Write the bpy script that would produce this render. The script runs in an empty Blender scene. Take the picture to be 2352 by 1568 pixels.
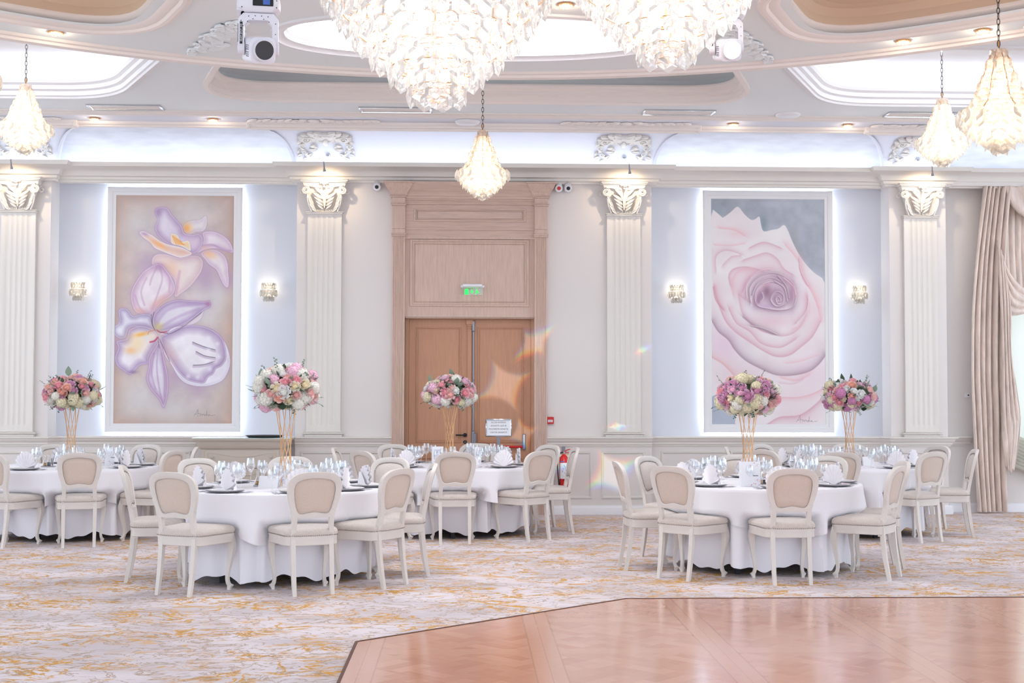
import bpy, math, random
import numpy as np
from math import sin, cos, pi, radians, sqrt, atan2, hypot
from mathutils import Vector, Matrix
random.seed(7)
S = bpy.context.scene
COL = S.collection

# ------------------------------------------------------------------ camera
def make_camera():
    th, ph, ro = .0346, .0390, .0017
    F = Vector((sin(th)*cos(ph), cos(th)*cos(ph), sin(ph)))
    R = Vector((cos(th), -sin(th), 0)); U = R.cross(F)
    R2 = R*cos(ro)+U*sin(ro); U2 = -R*sin(ro)+U*cos(ro)
    cd = bpy.data.cameras.new('camera'); cd.sensor_width = 36; cd.lens = 3000/2352*36
    cd.clip_end = 200
    co = bpy.data.objects.new('camera', cd); COL.objects.link(co)
    m = Matrix.Identity(4)
    for i in range(3):
        m[i][0] = R2[i]; m[i][1] = U2[i]; m[i][2] = -F[i]
    m[2][3] = 1.55
    co.matrix_world = m
    S.camera = co
make_camera()
# ------------------------------------------------------------------ world and exposure
W = bpy.data.worlds.new('world'); S.world = W; W.use_nodes = True
bg = W.node_tree.nodes['Background']; bg.inputs[0].default_value = (.78, .886, 1.0, 1); bg.inputs[1].default_value = 2.45
vs = S.view_settings; vs.view_transform = 'Standard'; vs.look = 'None'; vs.gamma = 1; vs.exposure = -0.05
vs.use_curve_mapping = False

def add_light(name, kind, loc, energy, color, size=.1, aim=None, angle=60, blend=.6, sx=None, sy=None):
    l = bpy.data.lights.new(name, kind); l.energy = energy; l.color = color
    if kind in ('POINT', 'SPOT'): l.shadow_soft_size = size
    if kind == 'SPOT': l.spot_size = radians(angle); l.spot_blend = blend
    if kind == 'AREA': l.shape = 'RECTANGLE'; l.size = sx; l.size_y = sy
    o = bpy.data.objects.new(name, l); COL.objects.link(o); o.location = loc
    if aim is not None:
        o.rotation_euler = (Vector(aim)-Vector(loc)).to_track_quat('-Z', 'Y').to_euler()
    return o
WARM = (1.0, .82, .60)
# fill lights added inside the lit ceiling recesses to brighten the room below
add_light('oval_recess_fill', 'AREA', (.03, 11.3, 4.87), 120, (.9, .95, 1), aim=(.03, 11.3, 0), sx=2.7, sy=1.0)
add_light('left_recess_fill', 'AREA', (-6.4, 13.6, 5.33), 60, (.85, .92, 1), aim=(-6.4, 13.6, 0), sx=4.4, sy=1.5)
add_light('right_recess_fill', 'AREA', (6.6, 13.6, 5.33), 60, (.85, .92, 1), aim=(6.6, 13.6, 0), sx=4.4, sy=1.5)

# ------------------------------------------------------------------ materials
def lin(c):
    c = c/255
    return c/12.92 if c <= .04045 else ((c+.055)/1.055)**2.4
def rgb(r, g, b): return (lin(r), lin(g), lin(b), 1)
def mat(name, c, rough=.6, metal=0, trans=0, ior=1.45, emit=0, ecol=None, spec=.5, coat=0, sheen=0, bump=0, bscale=50, var=0, vscale=6, alpha=1, stretch=(1, 1, 1), sss=0):
    m = bpy.data.materials.new(name); m.use_nodes = True
    nt = m.node_tree; b = nt.nodes['Principled BSDF']
    b.inputs['Base Color'].default_value = c
    b.inputs['Roughness'].default_value = rough; b.inputs['Metallic'].default_value = metal
    b.inputs['Transmission Weight'].default_value = trans; b.inputs['IOR'].default_value = ior
    b.inputs['Specular IOR Level'].default_value = spec; b.inputs['Coat Weight'].default_value = coat
    b.inputs['Sheen Weight'].default_value = sheen; b.inputs['Alpha'].default_value = alpha
    if emit:
        b.inputs['Emission Color'].default_value = ecol or c; b.inputs['Emission Strength'].default_value = emit
    if var or bump:
        tc = nt.nodes.new('ShaderNodeTexCoord'); mp = nt.nodes.new('ShaderNodeMapping'); mp.inputs['Scale'].default_value = stretch
        nt.links.new(tc.outputs['Object'], mp.inputs[0])
    if var:
        n = nt.nodes.new('ShaderNodeTexNoise'); n.inputs['Scale'].default_value = vscale; n.inputs['Detail'].default_value = 4
        nt.links.new(mp.outputs[0], n.inputs[0])
        r = nt.nodes.new('ShaderNodeValToRGB')
        r.color_ramp.elements[0].position = .3; r.color_ramp.elements[1].position = .7
        r.color_ramp.elements[0].color = tuple(x*(1-var) for x in c[:3])+(1,)
        r.color_ramp.elements[1].color = tuple(min(1, x*(1+var)) for x in c[:3])+(1,)
        nt.links.new(n.outputs[0], r.inputs[0]); nt.links.new(r.outputs[0], b.inputs['Base Color'])
    if bump:
        n2 = nt.nodes.new('ShaderNodeTexNoise'); n2.inputs['Scale'].default_value = bscale
        nt.links.new(mp.outputs[0], n2.inputs[0])
        bp = nt.nodes.new('ShaderNodeBump'); bp.inputs['Strength'].default_value = bump; bp.inputs['Distance'].default_value = .01
        nt.links.new(n2.outputs[0], bp.inputs['Height']); nt.links.new(bp.outputs[0], b.inputs['Normal'])
    return m
M = {}
M['wall'] = mat('wall_paint', rgb(226, 219, 216), .7)
M['wall_warm'] = mat('wall_paint_warm', rgb(222, 212, 208), .7)
M['niche'] = mat('niche_paint', rgb(218, 220, 228), .7)
M['stone'] = mat('plaster_trim', rgb(228, 222, 216), .6)
M['panel'] = mat('wainscot_paint', rgb(220, 216, 210), .6)
M['cove'] = mat('cove_paint', rgb(225, 226, 236), .7)
M['lunette'] = mat('marbled_plaster', rgb(216, 218, 226), .6, var=.09, vscale=3, stretch=(1, 3, 3))
M['ceil'] = mat('ceiling_paint', rgb(234, 238, 240), .8)
M['ceil_trim'] = mat('ceiling_trim_paint', rgb(240, 231, 226), .7)
M['tray_lit'] = mat('tray_paint', rgb(225, 222, 222), .8, var=.06, vscale=2)
M['tray_beige'] = mat('tray_beige_paint', rgb(216, 192, 168), .7)
M['white_trim'] = mat('tray_white_trim', rgb(232, 230, 232), .6)
M['led'] = mat('led_strip', (1, 1, 1, 1), .5, emit=8, ecol=(.78, .87, 1, 1))
M['led_soft'] = mat('led_strip_soft', (1, 1, 1, 1), .5, emit=15, ecol=(.72, .86, 1, 1))
M['led_oval'] = mat('led_strip_oval', (1, 1, 1, 1), .5, emit=26, ecol=(.9, .93, 1, 1))
M['frame_white'] = mat('chair_paint', rgb(224, 216, 210), .45, var=.03, vscale=8)
M['fabric'] = mat('chair_fabric', rgb(214, 202, 194), .9, sheen=.3, bump=.5, bscale=160, var=.05, vscale=90)
M['fabric_back'] = mat('chair_fabric_back', rgb(222, 202, 189), .9, sheen=.3, bump=.5, bscale=200, var=.06, vscale=120, stretch=(1, 1, 2))
M['nail'] = mat('nail_heads', rgb(150, 138, 130), .4, metal=.5)
M['cloth'] = mat('linen_white', rgb(246, 244, 250), .75, sheen=.2)
M['skirt'] = mat('satin_white', rgb(242, 239, 246), .42, sheen=.2)
M['napkin'] = mat('napkin_linen', rgb(246, 242, 246), .8)
M['black'] = mat('black_paint', rgb(28, 28, 32), .45)
M['china'] = mat('white_china', rgb(238, 236, 238), .15, coat=.4)
M['charger'] = mat('pewter_rim', rgb(150, 148, 154), .35, metal=.1)
M['steel'] = mat('polished_steel', rgb(190, 190, 195), .18, metal=1)
M['chrome'] = mat('chrome', rgb(205, 208, 212), .12, metal=1)
M['gold'] = mat('gold_rods', rgb(222, 176, 130), .32, metal=.7)
M['gold_frame'] = mat('chandelier_brass', rgb(225, 175, 130), .3, metal=.6)
M['chain'] = mat('dark_chain', rgb(95, 85, 80), .4, metal=.8)
M['wood'] = mat('limed_oak', rgb(208, 180, 165), .5, var=.09, vscale=7, stretch=(7, 7, .6))
M['wood_h'] = mat('limed_oak_across', rgb(206, 178, 163), .5, var=.09, vscale=7, stretch=(.6, 7, 7))
M['wood_door'] = mat('honey_oak', rgb(192, 142, 112), .45, var=.06, vscale=7, stretch=(7, 7, .6))
M['dresser'] = mat('taupe_lacquer', rgb(204, 192, 180), .4)
M['dresser_dark'] = mat('taupe_lacquer_side', rgb(150, 140, 130), .4)
M['mirror_top'] = mat('glass_top', rgb(215, 232, 228), .06, spec=.8, coat=1)
M['red'] = mat('red_enamel', rgb(200, 30, 34), .3)
M['grey'] = mat('grey_metal', rgb(140, 140, 148), .35, metal=.6)
M['white'] = mat('white_plastic', rgb(236, 234, 238), .35)
M['fixture'] = mat('fixture_white', rgb(232, 230, 238), .35)
M['lens'] = mat('dark_lens', rgb(18, 18, 26), .05, coat=1)
M['paper'] = mat('white_card', rgb(245, 245, 250), .6)
M['ink'] = mat('grey_ink', rgb(80, 84, 96), .7)
M['pink_ink'] = mat('pink_print', rgb(206, 128, 140), .7)
M['blue_ink'] = mat('blue_print', rgb(80, 110, 190), .7)
M['yellow'] = mat('yellow_label', rgb(230, 200, 60), .6)
M['label'] = mat('label_paper', rgb(232, 232, 236), .6)
M['oil'] = mat('olive_oil', rgb(190, 130, 20), .1, trans=.5)
M['green_glow'] = mat('green_lit_legend', rgb(20, 220, 70), .5, emit=1.4, ecol=(.02, .8, .12, 1))
M['bulb'] = mat('bulb_glow', (1, 1, 1, 1), .5, emit=22, ecol=(1, .9, .72, 1))
M['bulb_white'] = mat('bulb_glow_white', (1, 1, 1, 1), .5, emit=7, ecol=(1, .96, .9, 1))
M['beam'] = mat('beam_lens_glow', (1, 1, 1, 1), .5, emit=120, ecol=(.85, .95, 1, 1))
M['curtain'] = mat('champagne_satin', rgb(226, 208, 197), .42, sheen=.3, var=.14, vscale=5, stretch=(3, 3, .8), bump=.4, bscale=14)
M['leaf'] = mat('leaf_green', rgb(72, 96, 74), .55, var=.2, vscale=30)
M['leaf_pale'] = mat('leaf_sage', rgb(140, 160, 140), .6, var=.15, vscale=30)
M['foam'] = mat('foliage_core', rgb(74, 88, 66), .9)
def glassmat(name, tint, rough, mixw, solid):
    m = bpy.data.materials.new(name); m.use_nodes = True; nt = m.node_tree; nt.nodes.clear()
    o = nt.nodes.new('ShaderNodeOutputMaterial'); mx = nt.nodes.new('ShaderNodeMixShader'); mx.inputs[0].default_value = mixw
    a = nt.nodes.new('ShaderNodeBsdfTransparent') if solid is None else nt.nodes.new('ShaderNodeBsdfGlass')
    a.inputs[0].default_value = tint
    if solid is not None:
        a.inputs['Roughness'].default_value = rough; a.inputs['IOR'].default_value = solid
        b = nt.nodes.new('ShaderNodeBsdfTranslucent'); b.inputs[0].default_value = tint
        b2 = nt.nodes.new('ShaderNodeBsdfDiffuse'); b2.inputs[0].default_value = tint
        ad = nt.nodes.new('ShaderNodeMixShader'); ad.inputs[0].default_value = .35
        nt.links.new(b.outputs[0], ad.inputs[1]); nt.links.new(b2.outputs[0], ad.inputs[2]); src = ad
    else:
        src = nt.nodes.new('ShaderNodeBsdfGlossy'); src.inputs[0].default_value = (1, 1, 1, 1); src.inputs['Roughness'].default_value = rough
        lw = nt.nodes.new('ShaderNodeLayerWeight'); lw.inputs[0].default_value = .35
        mr = nt.nodes.new('ShaderNodeMapRange'); mr.inputs[3].default_value = mixw; mr.inputs[4].default_value = .9
        nt.links.new(lw.outputs['Facing'], mr.inputs[0]); nt.links.new(mr.outputs[0], mx.inputs[0])
    nt.links.new(a.outputs[0], mx.inputs[1]); nt.links.new(src.outputs[0], mx.inputs[2]); nt.links.new(mx.outputs[0], o.inputs[0])
    return m
M['wineglass'] = glassmat('thin_glass', (.97, .98, .99, 1), .02, .07, None)
M['crystal'] = glassmat('cut_crystal', (1, 1, 1, 1), .0, .2, 1.5)
M['crystal_warm'] = glassmat('cut_crystal_warm', (1, .985, .96, 1), .02, .28, 1.5)
M['sheer'] = bpy.data.materials.new('sheer_voile'); M['sheer'].use_nodes = True
_nt = M['sheer'].node_tree; _nt.nodes.clear()
_o = _nt.nodes.new('ShaderNodeOutputMaterial'); _t = _nt.nodes.new('ShaderNodeBsdfTranslucent'); _t.inputs[0].default_value = (.84, .80, .70, 1); _d = _nt.nodes.new('ShaderNodeBsdfDiffuse'); _d.inputs[0].default_value = (.86, .86, .82, 1); _a = _nt.nodes.new('ShaderNodeMixShader'); _a.inputs[0].default_value = .4; _nt.links.new(_t.outputs[0], _a.inputs[1]); _nt.links.new(_d.outputs[0], _a.inputs[2])
_b = _nt.nodes.new('ShaderNodeBsdfTransparent'); _m = _nt.nodes.new('ShaderNodeMixShader'); _m.inputs[0].default_value = .08
_nt.links.new(_a.outputs[0], _m.inputs[1]); _nt.links.new(_b.outputs[0], _m.inputs[2]); _nt.links.new(_m.outputs[0], _o.inputs[0])
M['pane'] = glassmat('window_pane', (.95, .98, .97, 1), .02, .05, None)

def nodes_of(name):
    m = bpy.data.materials.new(name); m.use_nodes = True; nt = m.node_tree
    return m, nt, nt.nodes['Principled BSDF']
def mnode(nt, op, a, b=None, c=None):
    n = nt.nodes.new('ShaderNodeMath'); n.operation = op
    for i, v in enumerate((a, b, c)):
        if v is None: continue
        if isinstance(v, (int, float)): n.inputs[i].default_value = v
        else: nt.links.new(v, n.inputs[i])
    return n.outputs[0]
def mixc(nt, f, a, b):
    n = nt.nodes.new('ShaderNodeMix'); n.data_type = 'RGBA'
    if isinstance(f, (int, float)): n.inputs[0].default_value = f
    else: nt.links.new(f, n.inputs[0])
    for i, v in ((6, a), (7, b)):
        if isinstance(v, tuple): n.inputs[i].default_value = v
        else: nt.links.new(v, n.inputs[i])
    return n.outputs[2]
def noise(nt, vec, scale, detail=5, rough=.55, dist=0):
    n = nt.nodes.new('ShaderNodeTexNoise'); n.inputs['Scale'].default_value = scale; n.inputs['Detail'].default_value = detail
    n.inputs['Roughness'].default_value = rough; n.inputs['Distortion'].default_value = dist
    nt.links.new(vec, n.inputs[0]); return n.outputs[0]
def mapped(nt, scale, loc=(0, 0, 0), rot=(0, 0, 0)):
    tc = nt.nodes.new('ShaderNodeTexCoord'); mp = nt.nodes.new('ShaderNodeMapping')
    mp.inputs['Scale'].default_value = scale; mp.inputs['Location'].default_value = loc; mp.inputs['Rotation'].default_value = rot
    nt.links.new(tc.outputs['Object'], mp.inputs[0]); return mp.outputs[0]
def smooth(nt, v, a, b):
    n = nt.nodes.new('ShaderNodeMapRange'); n.interpolation_type = 'SMOOTHSTEP'
    nt.links.new(v, n.inputs[0]); n.inputs[1].default_value = a; n.inputs[2].default_value = b
    return n.outputs[0]
def carpet_material():
    m, nt, b = nodes_of('marbled_carpet')
    v = mapped(nt, (1, 1, 1)); va = mapped(nt, (.9, 1.2, 1)); vb = mapped(nt, (.95, 1.3, 1), (7, 3, 0))
    base = mixc(nt, smooth(nt, noise(nt, va, 1.3, 3), .35, .65), rgb(206, 196, 199), rgb(229, 220, 224))
    fine = noise(nt, v, 90, 2)
    veins = mnode(nt, 'ABSOLUTE', mnode(nt, 'SUBTRACT', noise(nt, vb, 3.2, 6, .62, .9), .5))
    patch = smooth(nt, noise(nt, va, 1.5, 3, .5), .42, .56)
    vm = mnode(nt, 'MULTIPLY', smooth(nt, veins, .042, .004), patch)
    c1 = mixc(nt, vm, base, rgb(214, 160, 74))
    v3 = mnode(nt, 'ABSOLUTE', mnode(nt, 'SUBTRACT', noise(nt, mapped(nt, (.9, 1.3, 1), (2, 9, 0)), 4.2, 6, .6, 1.3), .5))
    c2 = mixc(nt, mnode(nt, 'MULTIPLY', smooth(nt, v3, .03, .003), .75), c1, rgb(170, 142, 112))
    blot = smooth(nt, noise(nt, mapped(nt, (1.0, 1.5, 1), (4, 1, 0)), 3.0, 7, .7, .8), .565, .64)
    c3 = mixc(nt, mnode(nt, 'MULTIPLY', blot, .7), c2, rgb(216, 168, 92))
    c4 = mixc(nt, mnode(nt, 'MULTIPLY', mnode(nt, 'SUBTRACT', fine, .5), .35), c3, rgb(120, 105, 100))
    nt.links.new(c4, b.inputs['Base Color']); b.inputs['Roughness'].default_value = .95
    b.inputs['Specular IOR Level'].default_value = .1
    return m
M['carpet'] = carpet_material()
def parquet_material():
    m, nt, b = nodes_of('oak_parquet')
    P = 1.06
    tc = nt.nodes.new('ShaderNodeTexCoord'); sp = nt.nodes.new('ShaderNodeSeparateXYZ'); nt.links.new(tc.outputs['Object'], sp.inputs[0])
    def frac(s, off): return mnode(nt, 'FRACT', mnode(nt, 'DIVIDE', mnode(nt, 'ADD', s, off), P))
    fx = frac(sp.outputs[0], 20-1.39+P/2); fy = frac(sp.outputs[1], 20-9.83+P)
    ax = mnode(nt, 'ABSOLUTE', mnode(nt, 'SUBTRACT', fx, .5)); ay = mnode(nt, 'ABSOLUTE', mnode(nt, 'SUBTRACT', fy, .5))
    bandx = smooth(nt, ax, .082, .078)
    bandy = smooth(nt, ay, .43, .434)
    # woven diagonals
    rot = mapped(nt, (1, 1, 1), rot=(0, 0, radians(45)))
    br = nt.nodes.new('ShaderNodeTexBrick'); nt.links.new(rot, br.inputs[0])
    br.inputs['Color1'].default_value = (0, 0, 0, 1); br.inputs['Color2'].default_value = (1, 1, 1, 1); br.inputs['Mortar'].default_value = (.5, .5, .5, 1)
    br.inputs['Scale'].default_value = 1; br.inputs['Brick Width'].default_value = .27; br.inputs['Row Height'].default_value = .09
    br.inputs['Mortar Size'].default_value = .0015; br.offset = .5
    rot2 = mapped(nt, (1, 1, 1), loc=(.1, 0, 0), rot=(0, 0, radians(-45)))
    br2 = nt.nodes.new('ShaderNodeTexBrick'); nt.links.new(rot2, br2.inputs[0])
    br2.inputs['Color1'].default_value = (0, 0, 0, 1); br2.inputs['Color2'].default_value = (1, 1, 1, 1); br2.inputs['Mortar'].default_value = (.5, .5, .5, 1)
    br2.inputs['Scale'].default_value = 1; br2.inputs['Brick Width'].default_value = .27; br2.inputs['Row Height'].default_value = .09
    br2.inputs['Mortar Size'].default_value = .0015
    ch = nt.nodes.new('ShaderNodeTexChecker'); ch.inputs['Scale'].default_value = 1/.27; nt.links.new(rot, ch.inputs[0])
    mixb = mixc(nt, ch.outputs['Fac'], br.outputs['Color'], br2.outputs['Color'])
    grain = noise(nt, mapped(nt, (3, 12, 1)), 6, 4)
    col = mixc(nt, mixb, rgb(204, 140, 113), rgb(222, 164, 138))
    bandc = mixc(nt, grain, rgb(210, 150, 122), rgb(224, 168, 142))
    # seams beside bands
    seam = mnode(nt, 'MULTIPLY', smooth(nt, ax, .072, .077), smooth(nt, ax, .087, .082))
    seam2 = mnode(nt, 'MULTIPLY', smooth(nt, ax, .004, .0015), 1)
    col = mixc(nt, mnode(nt, 'MAXIMUM', bandx, bandy), col, bandc)
    col = mixc(nt, mnode(nt, 'MULTIPLY', mnode(nt, 'MAXIMUM', seam, seam2), .45), col, rgb(166, 108, 84))
    col = mixc(nt, mnode(nt, 'MULTIPLY', grain, .25), col, rgb(236, 190, 166))
    nt.links.new(col, b.inputs['Base Color'])
    r = nt.nodes.new('ShaderNodeMapRange'); nt.links.new(noise(nt, mapped(nt, (1, 1, 1)), 3, 3), r.inputs[0]); r.inputs[3].default_value = .10; r.inputs[4].default_value = .19
    nt.links.new(r.outputs[0], b.inputs['Roughness']); b.inputs['Coat Weight'].default_value = .6; b.inputs['Coat Roughness'].default_value = .12
    return m
M['parquet'] = parquet_material()

# ------------------------------------------------------------------ mesh builder
def crom(pts, n=6, closed=False):
    out = []; N = len(pts); P = [np.array(p, float) for p in pts]
    rng = range(N) if closed else range(N-1)
    for i in rng:
        if closed: a, b, c, d = P[i-1], P[i], P[(i+1) % N], P[(i+2) % N]
        else: a, b, c, d = P[max(i-1, 0)], P[i], P[i+1], P[min(i+2, N-1)]
        for k in range(n):
            t = k/n
            out.append(tuple(.5*((2*b)+(-a+c)*t+(2*a-5*b+4*c-d)*t*t+(-a+3*b-3*c+d)*t**3)))
    if not closed: out.append(tuple(P[-1]))
    return out
def offset_poly(pts, d, closed=True):
    """offset a 2D path by d to its left (mitred)"""
    N = len(pts); out = []
    for i in range(N):
        p = np.array(pts[i][:2], float)
        if closed: a = np.array(pts[i-1][:2], float); b = np.array(pts[(i+1) % N][:2], float)
        else: a = np.array(pts[max(i-1, 0)][:2], float); b = np.array(pts[min(i+1, N-1)][:2], float)
        u = p-a if (closed or i > 0) else b-p
        v = b-p if (closed or i < N-1) else p-a
        u = u/(np.hypot(*u)+1e-12); v = v/(np.hypot(*v)+1e-12)
        n1 = np.array([-u[1], u[0]]); n2 = np.array([-v[1], v[0]])
        m = n1+n2; m = m/(np.hypot(*m)+1e-12); c = max(.35, float(m@n1))
        out.append(tuple(p+m*d/c))
    return out
class MB:
    def __init__(s): s.v = []; s.f = []
    def add(s, vs, fs):
        o = len(s.v); s.v += [tuple(map(float, q)) for q in vs]; s.f += [tuple(i+o for i in f) for f in fs]; return s
    def box(s, x0, x1, y0, y1, z0, z1):
        return s.add([(x0, y0, z0), (x1, y0, z0), (x1, y1, z0), (x0, y1, z0), (x0, y0, z1), (x1, y0, z1), (x1, y1, z1), (x0, y1, z1)],
                     [(0, 3, 2, 1), (4, 5, 6, 7), (0, 1, 5, 4), (1, 2, 6, 5), (2, 3, 7, 6), (3, 0, 4, 7)])
    def bbox(s, x0, x1, y0, y1, z0, z1, b=.004):
        """box with chamfered edges"""
        rings = []
        for z, i in ((z0, b), (z0+b, 0), (z1-b, 0), (z1, b)):
            rings.append([(x0+i+b, y0+i, z), (x1-i-b, y0+i, z), (x1-i, y0+i+b, z), (x1-i, y1-i-b, z), (x1-i-b, y1-i, z), (x0+i+b, y1-i, z), (x0+i, y1-i-b, z), (x0+i, y0+i+b, z)])
        return s.loft(rings, True, caps=True)
    def loft(s, rings, closed=True, caps=False, loop=False):
        n = len(rings[0]); vs = [p for r in rings for p in r]; fs = []
        R = len(rings)
        for i in range(R if loop else R-1):
            j = (i+1) % R
            for k in range(n if closed else n-1):
                l = (k+1) % n
                fs.append((i*n+k, i*n+l, j*n+l, j*n+k))
        if caps:
            fs.append(tuple(range(n))[::-1]); fs.append(tuple((R-1)*n+k for k in range(n)))
        return s.add(vs, fs)
    def tube(s, pts, r, n=8, closed=False, caps=True, flat=1.0):
        P = [Vector(p) for p in pts]; rs = r if isinstance(r, (list, tuple)) else [r]*len(P)
        rings = []; up = None
        for i, p in enumerate(P):
            if closed: d = P[(i+1) % len(P)]-P[i-1]
            else: d = P[min(i+1, len(P)-1)]-P[max(i-1, 0)]
            d.normalize()
            if up is None:
                up = Vector((0, 0, 1)) if abs(d.z) < .9 else Vector((0, 1, 0))
            a = d.cross(up)
            if a.length < 1e-6: a = d.cross(Vector((1, .1, 0)))
            a.normalize(); b = a.cross(d).normalized(); up = b
            rings.append([tuple(p+(a*cos(2*pi*k/n)+b*sin(2*pi*k/n)*flat)*rs[i]) for k in range(n)])
        if closed: return s.loft(rings, True, loop=True)
        return s.loft(rings, True, caps=caps)
    def lathe(s, prof, n=24, c=(0, 0, 0), caps=False):
        rings = [[(c[0]+r*cos(2*pi*k/n), c[1]+r*sin(2*pi*k/n), c[2]+z) for k in range(n)] for r, z in prof]
        return s.loft(rings, True, caps=caps)
    def ball(s, c, r, n=8, m=6, sc=(1, 1, 1)):
        rings = []
        for j in range(m+1):
            a = -pi/2+pi*j/m; rr = max(cos(a), .001)
            rings.append([(c[0]+r*sc[0]*rr*cos(2*pi*k/n), c[1]+r*sc[1]*rr*sin(2*pi*k/n), c[2]+r*sc[2]*sin(a)) for k in range(n)])
        return s.loft(rings, True, caps=True)
    def prism(s, out, y0, y1, mp=None):
        """outline (a,b) extruded between depths; mp maps (a,b,depth) to xyz; default wall plane"""
        mp = mp or (lambda a, b, d: (a, d, b))
        n = len(out)
        vs = [mp(a, b, y0) for a, b in out]+[mp(a, b, y1) for a, b in out]
        fs = [tuple(range(n)), tuple(range(2*n-1, n-1, -1))]+[(k, k+n, (k+1) % n+n, (k+1) % n) for k in range(n)]
        return s.add(vs, fs)
    def sweep(s, path, prof, mp, closed=True):
        """profile (offset to the left of the path, height) swept along a 2D path"""
        rings = []
        for off, h in prof:
            q = offset_poly(path, off, closed); rings.append([mp(a, b, h) for a, b in q])
        n = len(path); R = len(rings)
        vs = [p for r in rings for p in r]; fs = []
        for i in range(R-1):
            for k in range(n if closed else n-1):
                l = (k+1) % n; fs.append((i*n+k, i*n+l, (i+1)*n+l, (i+1)*n+k))
        return s.add(vs, fs)
    def xf(s, m):
        s.v = [tuple(m @ Vector(p)) for p in s.v]; return s
    def mesh(s, name, mt, smooth=True, ang=38):
        me = bpy.data.meshes.new(name); me.from_pydata(s.v, [], s.f)
        if mt: me.materials.append(mt)
        if smooth:
            me.polygons.foreach_set('use_smooth', [True]*len(me.polygons))
            me.set_sharp_from_angle(angle=radians(ang))
        me.validate(); me.update(); return me
    def build(s, name, mt, parent=None, smooth=True, ang=38, loc=None, label=None):
        import bmesh
        me = s.mesh(name, mt, smooth, ang)
        bm = bmesh.new(); bm.from_mesh(me); bmesh.ops.recalc_face_normals(bm, faces=bm.faces); bm.to_mesh(me); bm.free()
        if smooth: me.set_sharp_from_angle(angle=radians(ang))
        return link(name, me, parent, loc, label)
def link(name, me, parent=None, loc=None, label=None):
    o = bpy.data.objects.new(name, me); COL.objects.link(o)
    if parent: o.parent = parent
    if loc is not None: o.location = loc
    if label: o['label'] = label
    return o
_used = {}
def tag(o, label, cat, group=None, kind=None):
    n = len(label.split())
    if not 4 <= n <= 16: print('LABELLEN', n, label)
    o['label'] = label; o['category'] = cat
    if group: o['group'] = group
    if kind: o['kind'] = kind
    return o
def thing(name, label, cat, loc=(0, 0, 0), rz=0, group=None):
    o = bpy.data.objects.new(name, None); COL.objects.link(o); o.empty_display_size = .1
    o.location = loc; o.rotation_euler = (0, 0, rz)
    return tag(o, label, cat, group)
def struct(name, mb, mt, label, cat='wall', smooth=True, ang=30):
    o = mb.build(name, mt, None, smooth, ang)
    return tag(o, label, cat, None, 'structure')
def copy_tree(src, loc, rz, label, group=None):
    r = src.copy(); COL.objects.link(r); r.location = loc; r.rotation_euler = (0, 0, rz); r['label'] = label
    if group: r['group'] = group
    for ch in src.children:
        c = ch.copy(); COL.objects.link(c); c.parent = r
        for g in ch.children:
            d = g.copy(); COL.objects.link(d); d.parent = c
    return r
def planar(outer, holes, mp, n=1):
    """flat face with holes -> verts, faces"""
    cu = bpy.data.curves.new('tmp', 'CURVE'); cu.dimensions = '2D'; cu.fill_mode = 'BOTH'
    for pl in [outer]+holes:
        sp = cu.splines.new('POLY'); sp.points.add(len(pl)-1); sp.use_cyclic_u = True
        for i, q in enumerate(pl): sp.points[i].co = (q[0], q[1], 0, 1)
    o = bpy.data.objects.new('tmp', cu); COL.objects.link(o)
    dg = bpy.context.evaluated_depsgraph_get()
    me = bpy.data.meshes.new_from_object(o.evaluated_get(dg))
    vs = [mp(v.co.x, v.co.y) for v in me.vertices]; fs = [tuple(p.vertices) for p in me.polygons]
    bpy.data.objects.remove(o); bpy.data.curves.remove(cu); bpy.data.meshes.remove(me)
    return vs, fs
def rect(x0, x1, z0, z1): return [(x0, z0), (x1, z0), (x1, z1), (x0, z1)]
def roundpoly(pts, r, n=6):
    out = []; N = len(pts)
    for i in range(N):
        p = np.array(pts[i], float); a = np.array(pts[i-1], float); b = np.array(pts[(i+1) % N], float)
        u = (a-p); v = (b-p); ru = min(r, np.hypot(*u)*.45, np.hypot(*v)*.45)
        A = p+u/np.hypot(*u)*ru; B = p+v/np.hypot(*v)*ru
        for k in range(n+1):
            t = k/n; out.append(tuple((1-t)**2*A+2*t*(1-t)*p+t*t*B))
    return out

# ------------------------------------------------------------------ room shell
YP = 16.66; YN = 17.0; YR = 16.95
NL = (-5.27, -2.17); NR = (2.37, 5.46); PR = 6.2
AX = .095
fl = MB(); fl.add([(-13, -4, 0), (13, -4, 0), (13, 17.3, 0), (-13, 17.3, 0)], [(0, 1, 2, 3)])
struct('floor', fl, M['carpet'], 'cream carpet with gold and brown marbled veins', 'floor', smooth=False)
dfp = [(-.68, 1.0), (-.68, 8.18), (1.2, 9.83), (9.0, 9.83), (9.0, 1.0)]
df = MB(); df.prism(dfp, .0, .008, lambda a, b, d: (a, b, d))
struct('floor_dance', df, M['parquet'], 'glossy orange-brown parquet dance floor with panel bands', 'floor', smooth=False)
ed = MB(); ed.sweep(dfp, [(0, .0), (-.012, 0), (-.012, .011), (.006, .011), (.006, .008)], lambda a, b, h: (a, b, h), closed=True)
struct('trim_1', ed, mat('dance_floor_edge', rgb(96, 60, 44), .5), 'thin dark strip edging the parquet dance floor', 'floor trim')

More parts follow.
